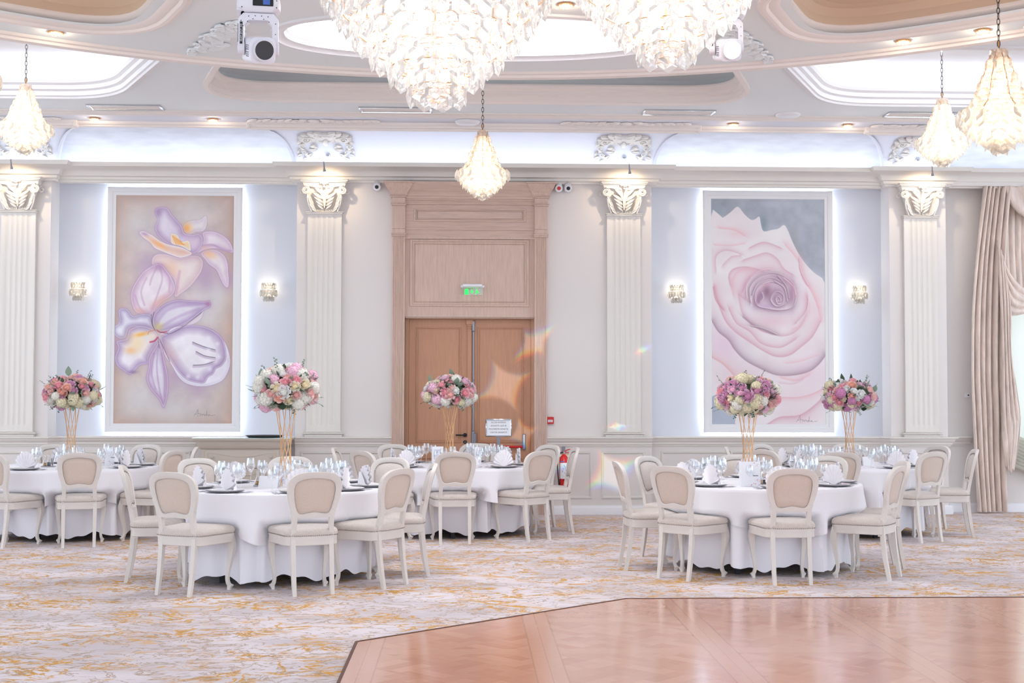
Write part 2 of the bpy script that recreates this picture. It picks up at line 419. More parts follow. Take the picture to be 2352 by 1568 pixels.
w = MB()
DO = (-.79, .862, 2.51)
w.box(-13, NL[0], YP, 17.3, 0, 4.42)
w.box(NL[1], DO[0], YP, 17.3, 0, 4.42); w.box(DO[1], NR[0], YP, 17.3, 0, 4.42); w.box(DO[0], DO[1], YP, 17.3, DO[2], 4.42)
w.box(DO[0], DO[1], 17.0, 17.3, 0, DO[2])
w.box(NR[1], PR, YP, 17.3, 0, 4.42)
for a, b in (NL, NR):
    w.box(a, b, 16.78, 17.3, 0, .975); w.box(a, b, 16.78, 17.3, 4.24, 4.42)
WX = (7.0, 9.6, .78, 4.0)
w.box(PR, WX[0], YR, 17.3, 0, 4.24); w.box(WX[1], 13, YR, 17.3, 0, 4.24)
w.box(WX[0], WX[1], YR, 17.3, 0, WX[2]); w.box(WX[0], WX[1], YR, 17.3, WX[3], 4.24); w.box(PR, 13, YP, 17.3, 4.24, 4.42)
struct('wall_back', w, M['wall'], 'off-white end wall with two recessed bays', 'wall', smooth=False)
nb = MB()
for a, b in (NL, NR): nb.add([(a, YN, .975), (b, YN, .975), (b, YN, 4.24), (a, YN, 4.24)], [(0, 1, 2, 3)])
struct('wall_niche', nb, M['niche'], 'pale blue-white back of the two recessed bays', 'wall', smooth=False)

# cornice, chair rail, baseboard run along the plan of the wall
def runpath(over, d=0, stop=13):
    p = [(-13, YP+d)]
    p += [(NL[0], YP+d), (NL[0], YP+over+d), (NL[1], YP+over+d), (NL[1], YP+d)] if over else []
    return p
def run(path, prof, mb): mb.sweep(path, [(-o, z) for o, z in prof], lambda a, b, h: (a, b, h), closed=False)
CP = [(-.05, 4.22), (.03, 4.22), (.03, 4.245), (.055, 4.255), (.06, 4.285), (.09, 4.295), (.10, 4.33), (.135, 4.365), (.20, 4.39), (.235, 4.395), (.25, 4.43), (.25, 4.445), (.12, 4.445), (.12, 4.415), (-.4, 4.415)]
path = [(-13, YP), (NL[0]+.03, YP), (NL[0]+.03, YP+.12), (NL[1]-.03, YP+.12), (NL[1]-.03, YP), (NR[0]+.03, YP), (NR[0]+.03, YP+.12), (NR[1]-.03, YP+.12), (NR[1]-.03, YP), (PR+.03, YP), (PR+.03, YP+.08), (13, YP+.08)]
c = MB(); run(path, CP, c)
struct('trim_2', c, M['stone'], 'deep white moulded cornice running along the end wall', 'cornice')
RP = [(0, .865), (.012, .865), (.014, .885), (.03, .89), (.03, .915), (.045, .925), (.06, .955), (.06, .965), (.085, .97), (.085, .985), (0, .99)]
def split_runs(prof, mb, recess, gaps):
    for seg in gaps: run(seg, prof, mb)
r1 = [(-13, YP), (NL[0], YP), (NL[0]+.1, YP+.12), (NL[1], YP+.12)]
r2 = [(NL[1], YP), (DO[0]-.16, YP)]
r3 = [(DO[1]+.16, YP), (NR[0], YP)]
r4 = [(NR[0], YP+.12), (NR[1]-.1, YP+.12), (NR[1], YP), (PR+.02, YP), (PR+.02, YR)]
r5 = [(PR, YR), (WX[0]-.4, YR)]
c = MB(); split_runs(RP, c, .12, [r1, r2, r3, r4, r5])
struct('trim_3', c, M['stone'], 'white moulded dado rail along the end wall', 'dado rail')
BP = [(0, 0), (.028, 0), (.028, .085), (.02, .1), (.012, .105), (.012, .115), (0, .118)]
c = MB(); split_runs(BP, c, .12, [r1, r2, r3, r4, [(PR, YR), (13, YR)]])
struct('baseboard_back', c, M['white'], 'white skirting board along the end wall', 'skirting board')
def wallmap(y): return lambda a, b, h: (a, y-h, b)
def frame_on(mb, x0, x1, z0, z1, y, prof):
    """moulded rectangular frame; profile offsets go inward from the outer edge"""
    mb.sweep(rect(x0, x1, z0, z1), prof, wallmap(y), closed=True)
# wainscot panels
c = MB()
PP = [(0, 0), (.004, .012), (.02, .014), (.03, .004), (.035, 0)]
for a, b, y in ((-5.2, -3.5, 16.78), (-2.1, -1.45, YP), (-1.38, -1.02, YP), (1.1, 1.6, YP), (1.72, 2.28, YP), (2.5, 3.9, 16.78), (4.0, 5.35, 16.78), (5.53, 6.12, YP), (-6.4, -5.36, YP)):
    frame_on(c, a, b, .2, .8, y, PP)
    for f in (): pass
struct('trim_4', c, M['panel'], 'raised panel mouldings below the dado rail', 'panel moulding')

# pilasters with carved capitals
def leaf_mb(mb, base, tip, wdt, out, y, bulge=.03, n=7):
    """acanthus lobe between two wall-plane points, standing off the wall"""
    a = np.array(base, float); b = np.array(tip, float); d = b-a; L = np.hypot(*d); u = d/L; p = np.array([-u[1], u[0]])
    rings = []
    for i in range(n+1):
        t = i/n; wd = wdt*(sin(pi*min(1, t*.92+.06))**.8)*.5; c0 = a+d*t
        lift = out+bulge*sin(pi*t)+.02*t*t
        rings.append([(c0[0]-p[0]*wd, y-out*.3, c0[1]-p[1]*wd), (c0[0]-p[0]*wd*.7, y-lift*.85, c0[1]-p[1]*wd*.7), (c0[0], y-lift*.7, c0[1]), (c0[0]+p[0]*wd*.7, y-lift*.85, c0[1]+p[1]*wd*.7), (c0[0]+p[0]*wd, y-out*.3, c0[1]+p[1]*wd)])
    mb.loft(rings, False)
def scroll(mb, cx, cz, y, r0, turns, sgn, rt=.012, a0=0):
    pts = []; N = int(22*turns)
    for i in range(N+1):
        t = i/N; a = a0+sgn*2*pi*turns*t; r = r0*(1-.85*t)
        pts.append((cx+r*cos(a), y-.01*t, cz+r*sin(a)))
    mb.tube(pts, [rt*(1-.4*i/N) for i in range(N+1)], 6)
def capital_mesh():
    # local: x centre, z 0..0.44, wall plane y=0, front -y
    mb = MB()
    # abacus
    for z0, z1, hw, d in ((.405, .425, .30, .17), (.425, .44, .315, .18), (.39, .405, .285, .16), (0, .018, .225, .085), (.018, .028, .235, .095)):
        mb.bbox(-hw, hw, -d, 0, z0, z1, .003)
    rings = []
    for z, hw, d in ((.028, .17, .05), (.1, .175, .055), (.2, .2, .07), (.3, .235, .1), (.37, .265, .13), (.39, .27, .14)):
        rings.append([(-hw, 0, z), (-hw, -d, z), (hw, -d, z), (hw, 0, z)])
    mb.loft(rings, True, caps=True)
    core = mb
    lf = MB()
    for s in (-1, 1):
        for (x0, z0, x1, z1, wd) in ((0.015, .06, .09, .12, .035), (.015, .1, .11, .165, .04), (.015, .14, .13, .215, .045), (.015, .185, .15, .27, .05), (.015, .24, .13, .345, .05),
                                     (.12, .05, .19, .14, .05), (.14, .1, .2, .2, .05), (.1, .03, .16, .07, .04), (.17, .17, .22, .26, .04), (.03, .33, .17, .36, .04)):
            leaf_mb(lf, (s*x0, z0), (s*x1, z1), wd, .02, -.075-.1*z0, .02)
        scroll(lf, s*.235, .295, -.135, .052, 2.1, s, .013, a0=pi/2)
        pts = [(s*.02, -.11, .2), (s*.07, -.12, .3), (s*.14, -.14, .345), (s*.235, -.15, .35)]
        lf.tube(crom(pts, 5), .013, 6)
        pts = [(s*.16, -.09, .03), (s*.2, -.1, .13), (s*.215, -.12, .22)]
        lf.tube(crom(pts, 4), .012, 6)
        for k in range(5): lf.ball((s*(.02+.022*k), -.085, .043), .011, 6, 4)
        # side returns
        scroll(lf, s*.285, .29, -.05, .04, 1.2, s, .012, a0=pi/2)
    lf.ball((0, -.17, .385), .032, 10, 8, (1, .7, 1)); lf.ball((0, -.15, .34), .018, 8, 6)
    for k in range(7):
        a = pi/6*k; lf.ball((.045*cos(a), -.165, .38+.035*sin(a)*.8), .014, 6, 4)
    leaf_mb(lf, (0, .07), (0, .3), .05, .025, -.08, .03)
    core.v += []; o = len(core.v); core.v += lf.v; core.f += [tuple(i+o for i in f) for f in lf.f]
    return core
cap_me = None
PILX = [(-5.655, 'leftmost, at the left edge'), (-1.81, 'right of the orchid painting'), (2.005, 'between doors and rose painting'), (5.85, 'right of the rose painting, before the curtain')]
first = None
def pilaster():
    r = thing('pilaster', 'x x x x', 'pilaster')
    sh = MB()
    # fluted shaft: z 1.0..3.82, half width .215
    n = 5; pts = []; hw = .215; pr = .055
    prof = [(-hw, 0), (-hw, pr)]
    x0 = -hw+.05; fw = (2*hw-.1)/n
    for i in range(n):
        a = x0+i*fw+.010; b = a+fw-.020
        prof += [(a, pr), (a+.006, pr-.006), ((a+b)/2, pr-.009), (b-.006, pr-.006), (b, pr)]
    prof += [(hw, pr), (hw, 0)]
    def ring(z, flat):
        return [(x, -(max(d, pr) if (flat and 0 < i < len(prof)-1) else d), z) for i, (x, d) in enumerate(prof)]
    sh.loft([ring(1.055, True), ring(1.13, True), ring(1.15, False), ring(3.78, False), ring(3.8, True), ring(3.82, True)], False)
    sh.build('shaft', M['stone'], r)
    ba = MB()
    for z0, z1, h2, d in ((.985, 1.02, .235, .065), (1.02, 1.035, .262, .085), (1.035, 1.045, .25, .078), (1.045, 1.06, .225, .062)):
        ba.bbox(-h2, h2, -d, 0, z0, z1, .005)
    ba.build('base', M['stone'], r)
    c = capital_mesh(); c.v = [(x, y, z+3.81) for x, y, z in c.v]; c.build('capital', M['stone'], r, label='carved capital with scrolls and leaves')
    return r
for i, (x, wh) in enumerate(PILX):
    if i == 0:
        first = pilaster(); o = first
    else: o = copy_tree(first, (0, 0, 0), 0, '')
    o.location = (x, YP-.002, 0)
    tag(o, 'fluted white pilaster with carved capital, '+wh, 'pilaster', 'pilasters along the end wall')
# slim pier edge beads
c = MB()
for x in (-2.13, 2.33, -5.31, 5.5):
    pass

# LED cove behind the cornice
c = MB()
c.box(-9, NL[0], YP-.02, YP+.03, 4.418, 4.432); c.box(NL[1], NR[0], YP-.02, YP+.03, 4.418, 4.432); c.box(NR[1], 12, YP-.02, YP+.03, 4.418, 4.432)
c.box(NL[0], NL[1], YP+.1, YP+.15, 4.418, 4.432); c.box(NR[0], NR[1], YP+.1, YP+.15, 4.418, 4.432)
tag(c.build('cornice_light_strip', M['led'], None, False), 'cool white light strip hidden along the cornice top', 'light strip')

# cove with arched lunettes over the bays
def covepoint(x, t, back):
    y = 16.17+(.62+back)*sin(t*pi/2)**.9; z = 4.97-.56*(1-cos(t*pi/2))**1.0
    z = 4.93-(4.93-4.40)*(1-cos(t*pi/2)); y = 16.05+(.74+back)*sin(t*pi/2)**.9
    return (x, y, z)
cv = MB(); lu = MB(); T = 24
def hw(t, full=1.52, top=1.02):
    s = min(1, (1-t)/.74)   # 1 where the beam hides it, 0 at the cornice
    return top+(full-top)*sqrt(max(0, 1-s*s))
centres = (-3.73, 3.92)
segs = []
ts = [i/T for i in range(T+1)]
def strip(mb, fa, fb, nx=1, back=(0, 0)):
    rings = [[covepoint(fa(t)+(fb(t)-fa(t))*k/nx, t, back[0]) for k in range(nx+1)] for t in ts]
    mb.loft(rings, False)
strip(cv, lambda t: -13, lambda t: centres[0]-hw(t))
strip(cv, lambda t: centres[0]+hw(t), lambda t: centres[1]-hw(t))
rc = 7.78
strip(cv, lambda t: centres[1]+hw(t), lambda t: rc-hw(t)); strip(cv, lambda t: rc+hw(t), lambda t: 13)
for cx in centres+(rc,):
    strip(lu, lambda t: cx-hw(t)-.02, lambda t: cx+hw(t)+.02, 4, (.16, 0))
    for s in (-1, 1):
        rings = [[covepoint(cx+s*hw(t), t, 0), covepoint(cx+s*(hw(t)-.0), t, .17)] for t in ts]
        cv.loft(rings, False)
        rings = []
        for t in ts:
            a = covepoint(cx+s*hw(t), t, 0); rings.append([(a[0], a[1]-.012, a[2]-.012), (a[0]-s*.03, a[1]-.012, a[2]-.012), (a[0]-s*.03, a[1]+.03, a[2]+.01)])
        cv.loft(rings, False)
cv.box(-13, 13, 17.0, 17.3, 4.4, 5.1)
struct('ceiling_cove', cv, M['cove'], 'curved white cove above the cornice, lit from below', 'ceiling')
struct('ceiling_lunette', lu, M['lunette'], 'mottled plaster vault panels above the bays', 'ceiling')

# strip soffit and beam mouldings between cove and main ceiling
H1 = 4.90
st = MB(); st.add([(-13, 15.64, 4.853), (13, 15.64, 4.853), (13, 16.0, 4.853), (-13, 16.0, 4.853)], [(0, 1, 2, 3)])
struct('ceiling_soffit', st, M['cove'], 'narrow lowered ceiling strip before the end wall', 'ceiling', smooth=False)
bm_ = MB()
fp = [(15.56, 4.9), (15.56, 4.885), (15.60, 4.88), (15.615, 4.868), (15.635, 4.864), (15.645, 4.852), (15.66, 4.852), (15.66, 4.87)]
bm_.loft([[(x, y, z) for y, z in fp] for x in (-13, 13)], False)
def beam(x0, x1, y0, dz):
    p = [(y0, 4.85), (y0+.01, 4.825), (y0+.03, 4.815), (y0+.035, 4.79-dz), (y0+.06, 4.785-dz), (y0+.065, 4.77-dz), (y0+.10, 4.765-dz), (y0+.10, 4.97), (y0+.05, 4.97)]
    bm_.prism([(a, b) for a, b in p], x0, x1, lambda a, b, d: (d, a, b))
edges = [-13]+[e for cx in centres+(rc,) for e in (cx-1.05, cx+1.05)]+[13]
for i in range(len(edges)-1):
    if i % 2 == 0: beam(edges[i], edges[i+1], 15.93, .0)
    else: beam(edges[i]+.0, edges[i+1], 15.99, -.03)
for e in edges[1:-1]: bm_.bbox(e-.025, e+.025, 15.95, 16.06, 4.775, 4.97, .01)
struct('trim_5', bm_, M['ceil_trim'], 'stepped beige beam mouldings across the ceiling edge', 'ceiling moulding')

# main ceiling with trays
trayA = roundpoly([(-9.5, 14.84), (-4.02, 14.84), (-2.75, 12.4), (-9.5, 12.4)], .55, 8)
trayC = roundpoly([(4.15, 14.84), (9.8, 14.84), (9.8, 12.4), (2.93, 12.4)], .55, 8)
trayB = roundpoly([(-3.05, 14.9), (3.3, 14.9), (2.35, 12.3), (-2.15, 12.3)], .95, 10)
def ccw(p):
    a = sum(p[i-1][0]*p[i][1]-p[i][0]*p[i-1][1] for i in range(len(p)))
    return p if a > 0 else p[::-1]
trays = [ccw(t) for t in (trayA, trayC, trayB)]
ce = MB(); ce.add(*planar(rect(-13, 13, -4, 15.6), trays, lambda a, b: (a, b, H1)))
ce.add([(-13, 15.6, H1), (13, 15.6, H1), (13, 17.3, 5.2), (-13, 17.3, 5.2)], [(0, 1, 2, 3)])
struct('ceiling', ce, M['ceil'], 'grey-beige main ceiling with recessed trays', 'ceiling', smooth=False)
def tray(nm, out, z, depth, ledge, mt_in, mt_trim, led, lab, prof=None, lip=.18):
    mpz = lambda a, b, h: (a, b, z+h)
    m1 = MB()
    pf = [(-.08, 0), (-.08, -.022), (-.03, -.03), (-.02, -.008), (.0, .0), (.0, .05), (.035, .065), (.035, .11), (.07, .13), (.08, lip-.02), (.075, lip)]
    if prof: pf = prof
    m1.sweep(out, pf, mpz)
    top = pf[-1][1]
    m1.sweep(out, [pf[-1], (-ledge, top+.001)], mpz)
    struct('trim_'+str(nm), m1, mt_trim, lab[0], 'ceiling moulding')
    m2 = MB(); m2.sweep(out, [(-ledge, top), (-ledge, depth-.08), (-ledge+.05, depth-.02), (-ledge+.12, depth)], mpz)
    q = offset_poly(out, -ledge+.12); m2.add(*planar(q, [], lambda a, b: (a, b, z+depth)))
    struct('ceiling_tray_'+nm2(nm), m2, mt_in, lab[1], 'ceiling')
    if led:
        l = MB(); l.sweep(out, [(-.02-ledge*.35, top+.005), (-.02-ledge*.35, top+.03), (-ledge*.35-.05, top+.03)], mpz)
        tag(l.build('tray_light_strip', led, None, False), lab[2], 'light strip', None)
def nm2(i): return {6: 'left', 7: 'right', 8: 'middle', 9: 'oval', 10: 'outer_left', 11: 'outer_right'}[i]
tray(6, trays[0], H1, .46, .2, M['tray_lit'], M['white_trim'], M['led'], ('white moulding round the left lit ceiling tray', 'glowing recess of the left ceiling tray', 'cool white light strip inside the left ceiling tray'))
tray(7, trays[1], H1, .46, .2, M['tray_lit'], M['white_trim'], M['led'], ('white moulding round the right lit ceiling tray', 'glowing recess of the right ceiling tray', 'cool white light strip inside the right ceiling tray'))
tray(8, trays[2], H1, .36, .12, M['ceil'], M['ceil_trim'], None, ('beige moulding round the wide middle ceiling tray', 'unlit recess of the wide middle ceiling tray'))
# lowered round ceiling over the dance floor
DC = (AX, 5.28); DR = 7.4; ZD = 4.65
circ = [(DC[0]+DR*cos(2*pi*k/120), DC[1]+DR*sin(2*pi*k/120)) for k in range(120)]
def sup(cx, cy, a, b, n, N=72):
    return [(cx+a*abs(cos(t))**(2/n)*(1 if cos(t) >= 0 else -1), cy+b*abs(sin(t))**(2/n)*(1 if sin(t) >= 0 else -1)) for t in [2*pi*k/N+.02 for k in range(N)]]
oval = sup(.03, 11.3, 1.62, .64, 2.3)
def sector(a0, a1, r0, r1, sgn):
    P = [(r1, a0+(a1-a0)*k/14) for k in range(15)]+[(r0, a1-(a1-a0)*k/14) for k in range(15)]
    return [(DC[0]+sgn*r*sin(a), DC[1]+r*cos(a)) for r, a in P]
def roundsector(a0, a1, r0, r1, sgn):
    """annular sector with rounded ends"""
    out = []
    rr = .55
    def P(r, a): return (DC[0]+sgn*r*sin(a), DC[1]+r*cos(a))
    N = 16
    for k in range(N+1): out.append(P(r1, a0+rr/r1+(a1-a0-2*rr/r1)*k/N))
    def cr(ra, aa, rb, ab, rc_, ac):
        for k in range(1, 7):
            t = k/7; x = [(1-t)**2*u+2*t*(1-t)*v+t*t*w2 for u, v, w2 in zip(P(ra, aa), P(rb, ab), P(rc_, ac))]; out.append(tuple(x))
    cr(r1, a1-rr/r1, r1, a1, r1-rr, a1)
    out.append(P(r1-rr, a1)); out.append(P(r0+rr*.6, a1)); cr(r0+rr*.6, a1, r0, a1, r0, a1-rr*.6/r0)
    for k in range(N+1): out.append(P(r0, a1-rr*.6/r0-(a1-a0-2*rr*.6/r0)*k/N))
    cr(r0, a0+rr*.6/r0, r0, a0, r0+rr*.6, a0)
    out.append(P(r0+rr*.6, a0)); out.append(P(r1-rr, a0)); cr(r1-rr, a0, r1, a0, r1, a0+rr/r1)
    return ccw(out)
sd = roundsector(radians(27), radians(62), 5.3, 6.64, -1); se = roundsector(radians(26.5), radians(62), 5.3, 6.64, 1)
di = MB(); di.add(*planar(circ, [oval, sd, se], lambda a, b: (a, b, ZD)))
di.sweep(circ, [(0, ZD), (0, H1)], lambda a, b, h: (a, b, h))
struct('ceiling_disc', di, M['ceil'], 'lowered round ceiling above the dance floor', 'ceiling', smooth=False)
rm = MB(); rm.sweep(circ, [(.16, 0), (.14, -.02), (.1, -.024), (.09, -.045), (.02, -.05), (-.01, -.03), (-.03, -.0), (-.03, .06), (0, .07)], lambda a, b, h: (a, b, ZD+h))
struct('trim_12', rm, M['ceil_trim'], 'moulded rim of the lowered round ceiling', 'ceiling moulding')
tray(9, ccw(oval), ZD, .235, .16, M['tray_lit'], M['white_trim'], M['led_oval'], ('white rings of moulding round the oval ceiling recess', 'brilliantly lit oval recess above the big chandeliers', 'bright light strip inside the oval ceiling recess'),
     [(-.12, 0), (-.12, -.02), (-.08, -.03), (-.05, -.01), (0, .0), (.0, .03), (.03, .04), (.03, .07), (.06, .085), (.06, .11)])
bp = [(-.26, 0), (-.26, -.02), (-.22, -.035), (-.19, -.03), (-.17, -.012), (-.12, -.012), (-.08, .0), (-.02, .035), (0, .05), (0, .07)]
tray(10, sd, ZD, .22, .0, M['tray_beige'], M['ceil_trim'], None, ('beige moulding round the outer left ceiling recess', 'unlit beige recess at the upper left'), bp)
tray(11, se, ZD, .22, .0, M['tray_beige'], M['ceil_trim'], None, ('beige moulding round the outer right ceiling recess', 'unlit beige recess at the upper right'), bp)

# ------------------------------------------------------------------ chairs
def chair_outline(n=6):
    half = [(0, -.225), (.1, -.222), (.18, -.2), (.212, -.16), (.228, -.02), (.248, .12), (.25, .18), (.22, .212), (.1, .228), (0, .232)]
    pts = half[:-1]+[(0, .232)]+[(-x, y) for x, y in half[::-1][1:-1]]
    return crom(pts, 3, True)
def scale_outline(o, s, cy=0): return [(x*s, cy+(y-cy)*s) for x, y in o]
def backmap(x, z, d):
    """point of the reclined, slightly curved back; d = thickness towards the front"""
    t = z-.45
    y = -.205-.16*t-.13*t*t+.5*x*x
    return (x, y+d, z)
def make_chair(name='dining_chair'):
    r = thing(name, 'x x x x', 'chair')
    o = chair_outline()
    m = MB(); ins = scale_outline(o, .96)
    m.loft([[(x, y, .375) for x, y in ins], [(x, y, .38) for x, y in scale_outline(o, .985)], [(x, y, .425) for x, y in scale_outline(o, .985)], [(x, y, .432) for x, y in scale_outline(o, .995)], [(x, y, .445) for x, y in scale_outline(o, .995)]], True, caps=True)
    m.build('seat_frame', M['frame_white'], r)
    m = MB()
    m.loft([[(x*s, y*s, z) for x, y in o] for s, z in ((.985, .443), (1.0, .452), (1.012, .465), (1.005, .482), (.96, .498), (.86, .508), (.6, .515), (.3, .518), (.02, .519))], True, caps=True)
    m.build('seat_cushion', M['fabric'], r, ang=80)
    m = MB()
    oo = chair_outline(); tot = []
    N = len(oo)
    for i in range(N):
        a = np.array(oo[i]); b = np.array(oo[(i+1) % N]); L = np.hypot(*(b-a)); k = max(1, round(L/.014))
        for j in range(k):
            p = a+(b-a)*j/k; m.ball((p[0]*1.005, p[1]*1.005, .452), .0042, 5, 3)
    m.build('seat_nail_trim', M['nail'], r)
    m = MB(); m2 = back_inner(1.02)
    for i in range(len(m2)):
        a = np.array(m2[i]); b = np.array(m2[(i+1) % len(m2)]); L = np.hypot(*(b-a)); k = max(1, round(L/.0125))
        for j in range(k):
            p = a+(b-a)*j/k; q = backmap(p[0], p[1], .016); m.ball(q, .004, 5, 3)
    m.build('back_nail_trim', M['nail'], r)
    # back ring and stiles
    m = MB(); inner = back_inner(1.0); outer = back_outer()
    rings = []
    for a, b in zip(outer, inner):
        c1 = (a[0]*.97+b[0]*.03, a[1]*.97+b[1]*.03); c2 = (a[0]*.15+b[0]*.85, a[1]*.15+b[1]*.85)
        rings.append([backmap(*a, -.010), backmap(*c1, -.017), backmap(*c2, -.017), backmap(*b, -.010), backmap(*b, .008), backmap(*c2, .015), backmap(*c1, .017), backmap(*a, .010)])
    m.loft(rings, True, loop=True)
    for s in (-1, 1):
        pts = [(.150, .36), (.150, .46), (.146, .54), (.147, .60), (.158, .64)]
        rr = []
        for x, z in crom(pts, 4):
            wd = .019
            rr.append([backmap(s*x-wd, z, -.017), backmap(s*x+wd, z, -.017), backmap(s*x+wd, z, .016), backmap(s*x-wd, z, .016)])
        m.loft(rr, True, caps=True)
    # joint lines of the crest rail
    m.build('back_frame', M['frame_white'], r, ang=50)
    m = MB()
    inn = back_inner(1.0); cxy = (0, .755); rings = []
    for s, d in ((1.0, .004), (.97, .012), (.9, .02), (.7, .03), (.35, .036), (.02, .037)):
        rings.append([backmap(cxy[0]+(x-cxy[0])*s, cxy[1]+(z-cxy[1])*s, d) for x, z in inn])
    m.loft(rings[::-1], True); m.f.append(tuple(range(len(inn))))
    m.build('back_cushion', M['fabric'], r, ang=80, label='padded front of the backrest')
    m = MB(); rings = []
    for s, d in ((1.0, .002), (.97, -.004), (.6, -.006), (.02, -.006)):
        rings.append([backmap(cxy[0]+(x-cxy[0])*s, cxy[1]+(z-cxy[1])*s, d) for x, z in inn])
    m.loft(rings, True); m.f.append(tuple(3*len(inn)+q for q in range(len(inn))))
    m.build('back_upholstery', M['fabric_back'], r, ang=80, label='tan fabric on the rear of the backrest')
    for s in (-1, 1):
        m = MB(); rr = []
        for x, y, z, hw_ in crom([(.15, -.193, .43, .0185), (.15, -.203, .3, .018), (.149, -.222, .15, .0165), (.148, -.25, 0, .0145)], 4):
            rr.append([(s*x-hw_, y-hw_, z), (s*x+hw_, y-hw_, z), (s*x+hw_, y+hw_, z), (s*x-hw_, y+hw_, z)])
        m.loft(rr, True, caps=True); m.build('rear_leg', M['frame_white'], r)
        m = MB(); rr = []
        for dd, z, hw_ in crom([(0, .43, .024), (.010, .38, .026), (.016, .33, .024), (.006, .24, .018), (-.010, .15, .014), (-.016, .09, .0125), (-.008, .05, .014), (.006, .035, .019), (-.002, .012, .012), (-.002, 0, .012)], 3):
            x = .212+dd*.75; y = .182+dd*.75
            rr.append([(s*x-hw_, y-hw_, z), (s*x+hw_, y-hw_, z), (s*x+hw_, y+hw_, z), (s*x-hw_, y+hw_, z)])
        m.loft(rr, True, caps=True); m.build('front_leg', M['frame_white'], r)
    return r
def mirror(h): return h+[(-x, z) for x, z in h[::-1][1:-1]]
def back_inner(s):
    h = [(0, .634), (.045, .627), (.09, .620), (.122, .631), (.143, .68), (.158, .755), (.161, .82), (.142, .862), (.09, .884), (0, .892)]
    p = crom(mirror(h), 3, True)
    return [((x)*s, .757+(z-.757)*s) for x, z in p]
def back_outer():
    h = [(0, .590), (.05, .587), (.10, .586), (.15, .600), (.178, .655), (.203, .74), (.2135, .82), (.198, .885), (.13, .932), (0, .943)]
    return crom(mirror(h), 3, True)

TB = {'fl': ((-1.56, 11.22), 'front left table'), 'fr': ((2.63, 11.70), 'front right table'), 'bl': ((-4.25, 14.3), 'back left table'),
      'bm': ((-.12, 14.55), 'table before the doors'), 'br': ((4.25, 14.5), 'back right table')}
# table, seat, rear-feet midpoint, facing angle in degrees
CH = [
 ('fl', 'left', (-2.79, 10.935), 9), ('fl', 'near left', (-2.226, 10.086), 66), ('fl', 'near', (-1.164, 10.086), 112), ('fl', 'near right', (-.566, 10.526), 146),
 ('fl', 'right', (-.33, 11.241), 186), ('fl', 'far left', (-2.44, 12.08), -46), ('fl', 'far', (-1.66, 12.41), -86), ('fl', 'far right', (-.72, 12.24), -122),
 ('fr', 'left', (1.382, 11.577), 4), ('fr', 'near left', (1.721, 10.864), 46), ('fr', 'near', (2.636, 10.528), 92), ('fr', 'near right', (3.585, 10.878), 145),
 ('fr', 'right', (3.87, 11.616), 178), ('fr', 'far left', (1.76, 12.5), -42), ('fr', 'far', (2.67, 12.78), -90), ('fr', 'far right', (3.46, 12.5), -130),
 ('bl', 'near left', (-4.72, 13.22), 66), ('bl', 'near', (-3.86, 13.22), 104), ('bl', 'near right', (-3.09, 13.83), 160), ('bl', 'right', (-3.05, 14.62), 190),
 ('bl', 'far right', (-3.72, 15.3), -113), ('bl', 'far left', (-4.74, 15.3), -62),
 ('bm', 'near left', (-1.06, 13.73), 38), ('bm', 'left', (-1.4, 14.46), -2), ('bm', 'near', (-.114, 13.429), 94), ('bm', 'near right', (.761, 13.707), 129),
 ('bm', 'right', (1.167, 14.54), 184), ('bm', 'far right', (.93, 15.24), -144), ('bm', 'far', (.12, 15.6), -94), ('bm', 'far left', (-.84, 15.36), -58),
 ('br', 'near', (3.86, 13.42), 80), ('br', 'near right', (4.83, 13.48), 118), ('br', 'near left', (3.22, 13.95), 32), ('br', 'right', (5.5, 14.12), 168),
 ('br', 'far right', (5.42, 14.96), 202), ('br', 'left', (3.0, 14.72), -14), ('br', 'far left', (3.52, 15.42), -52), ('br', 'far', (4.6, 15.6), -104)]
SEAT = {}
base_chair = None
for t, seat, (fx, fy), ang in CH:
    a = radians(ang); ox, oy = fx+.25*cos(a), fy+.25*sin(a)
    view = 'back to the camera' if 15 < ang % 360 < 165 else ('facing the camera' if 195 < ang % 360 < 345 else 'seen from its side')
    lab = 'oval-backed white chair at the %s seat of %s, %s' % (seat, TB[t][1], view)
    if len(lab.split()) > 16: lab = 'white chair at the %s seat of %s, %s' % (seat, TB[t][1], view)
    if base_chair is None:
        base_chair = make_chair(); o = base_chair; o.location = (ox, oy, .0); o.rotation_euler = (0, 0, a-pi/2)
        tag(o, lab, 'chair', 'chairs around the banquet tables')
    else:
        o = copy_tree(base_chair, (ox, oy, 0), a-pi/2, lab, 'chairs around the banquet tables')
    c0 = TB[t][0]
    SEAT.setdefault(t, []).append((seat, ox-c0[0], oy-c0[1], a))

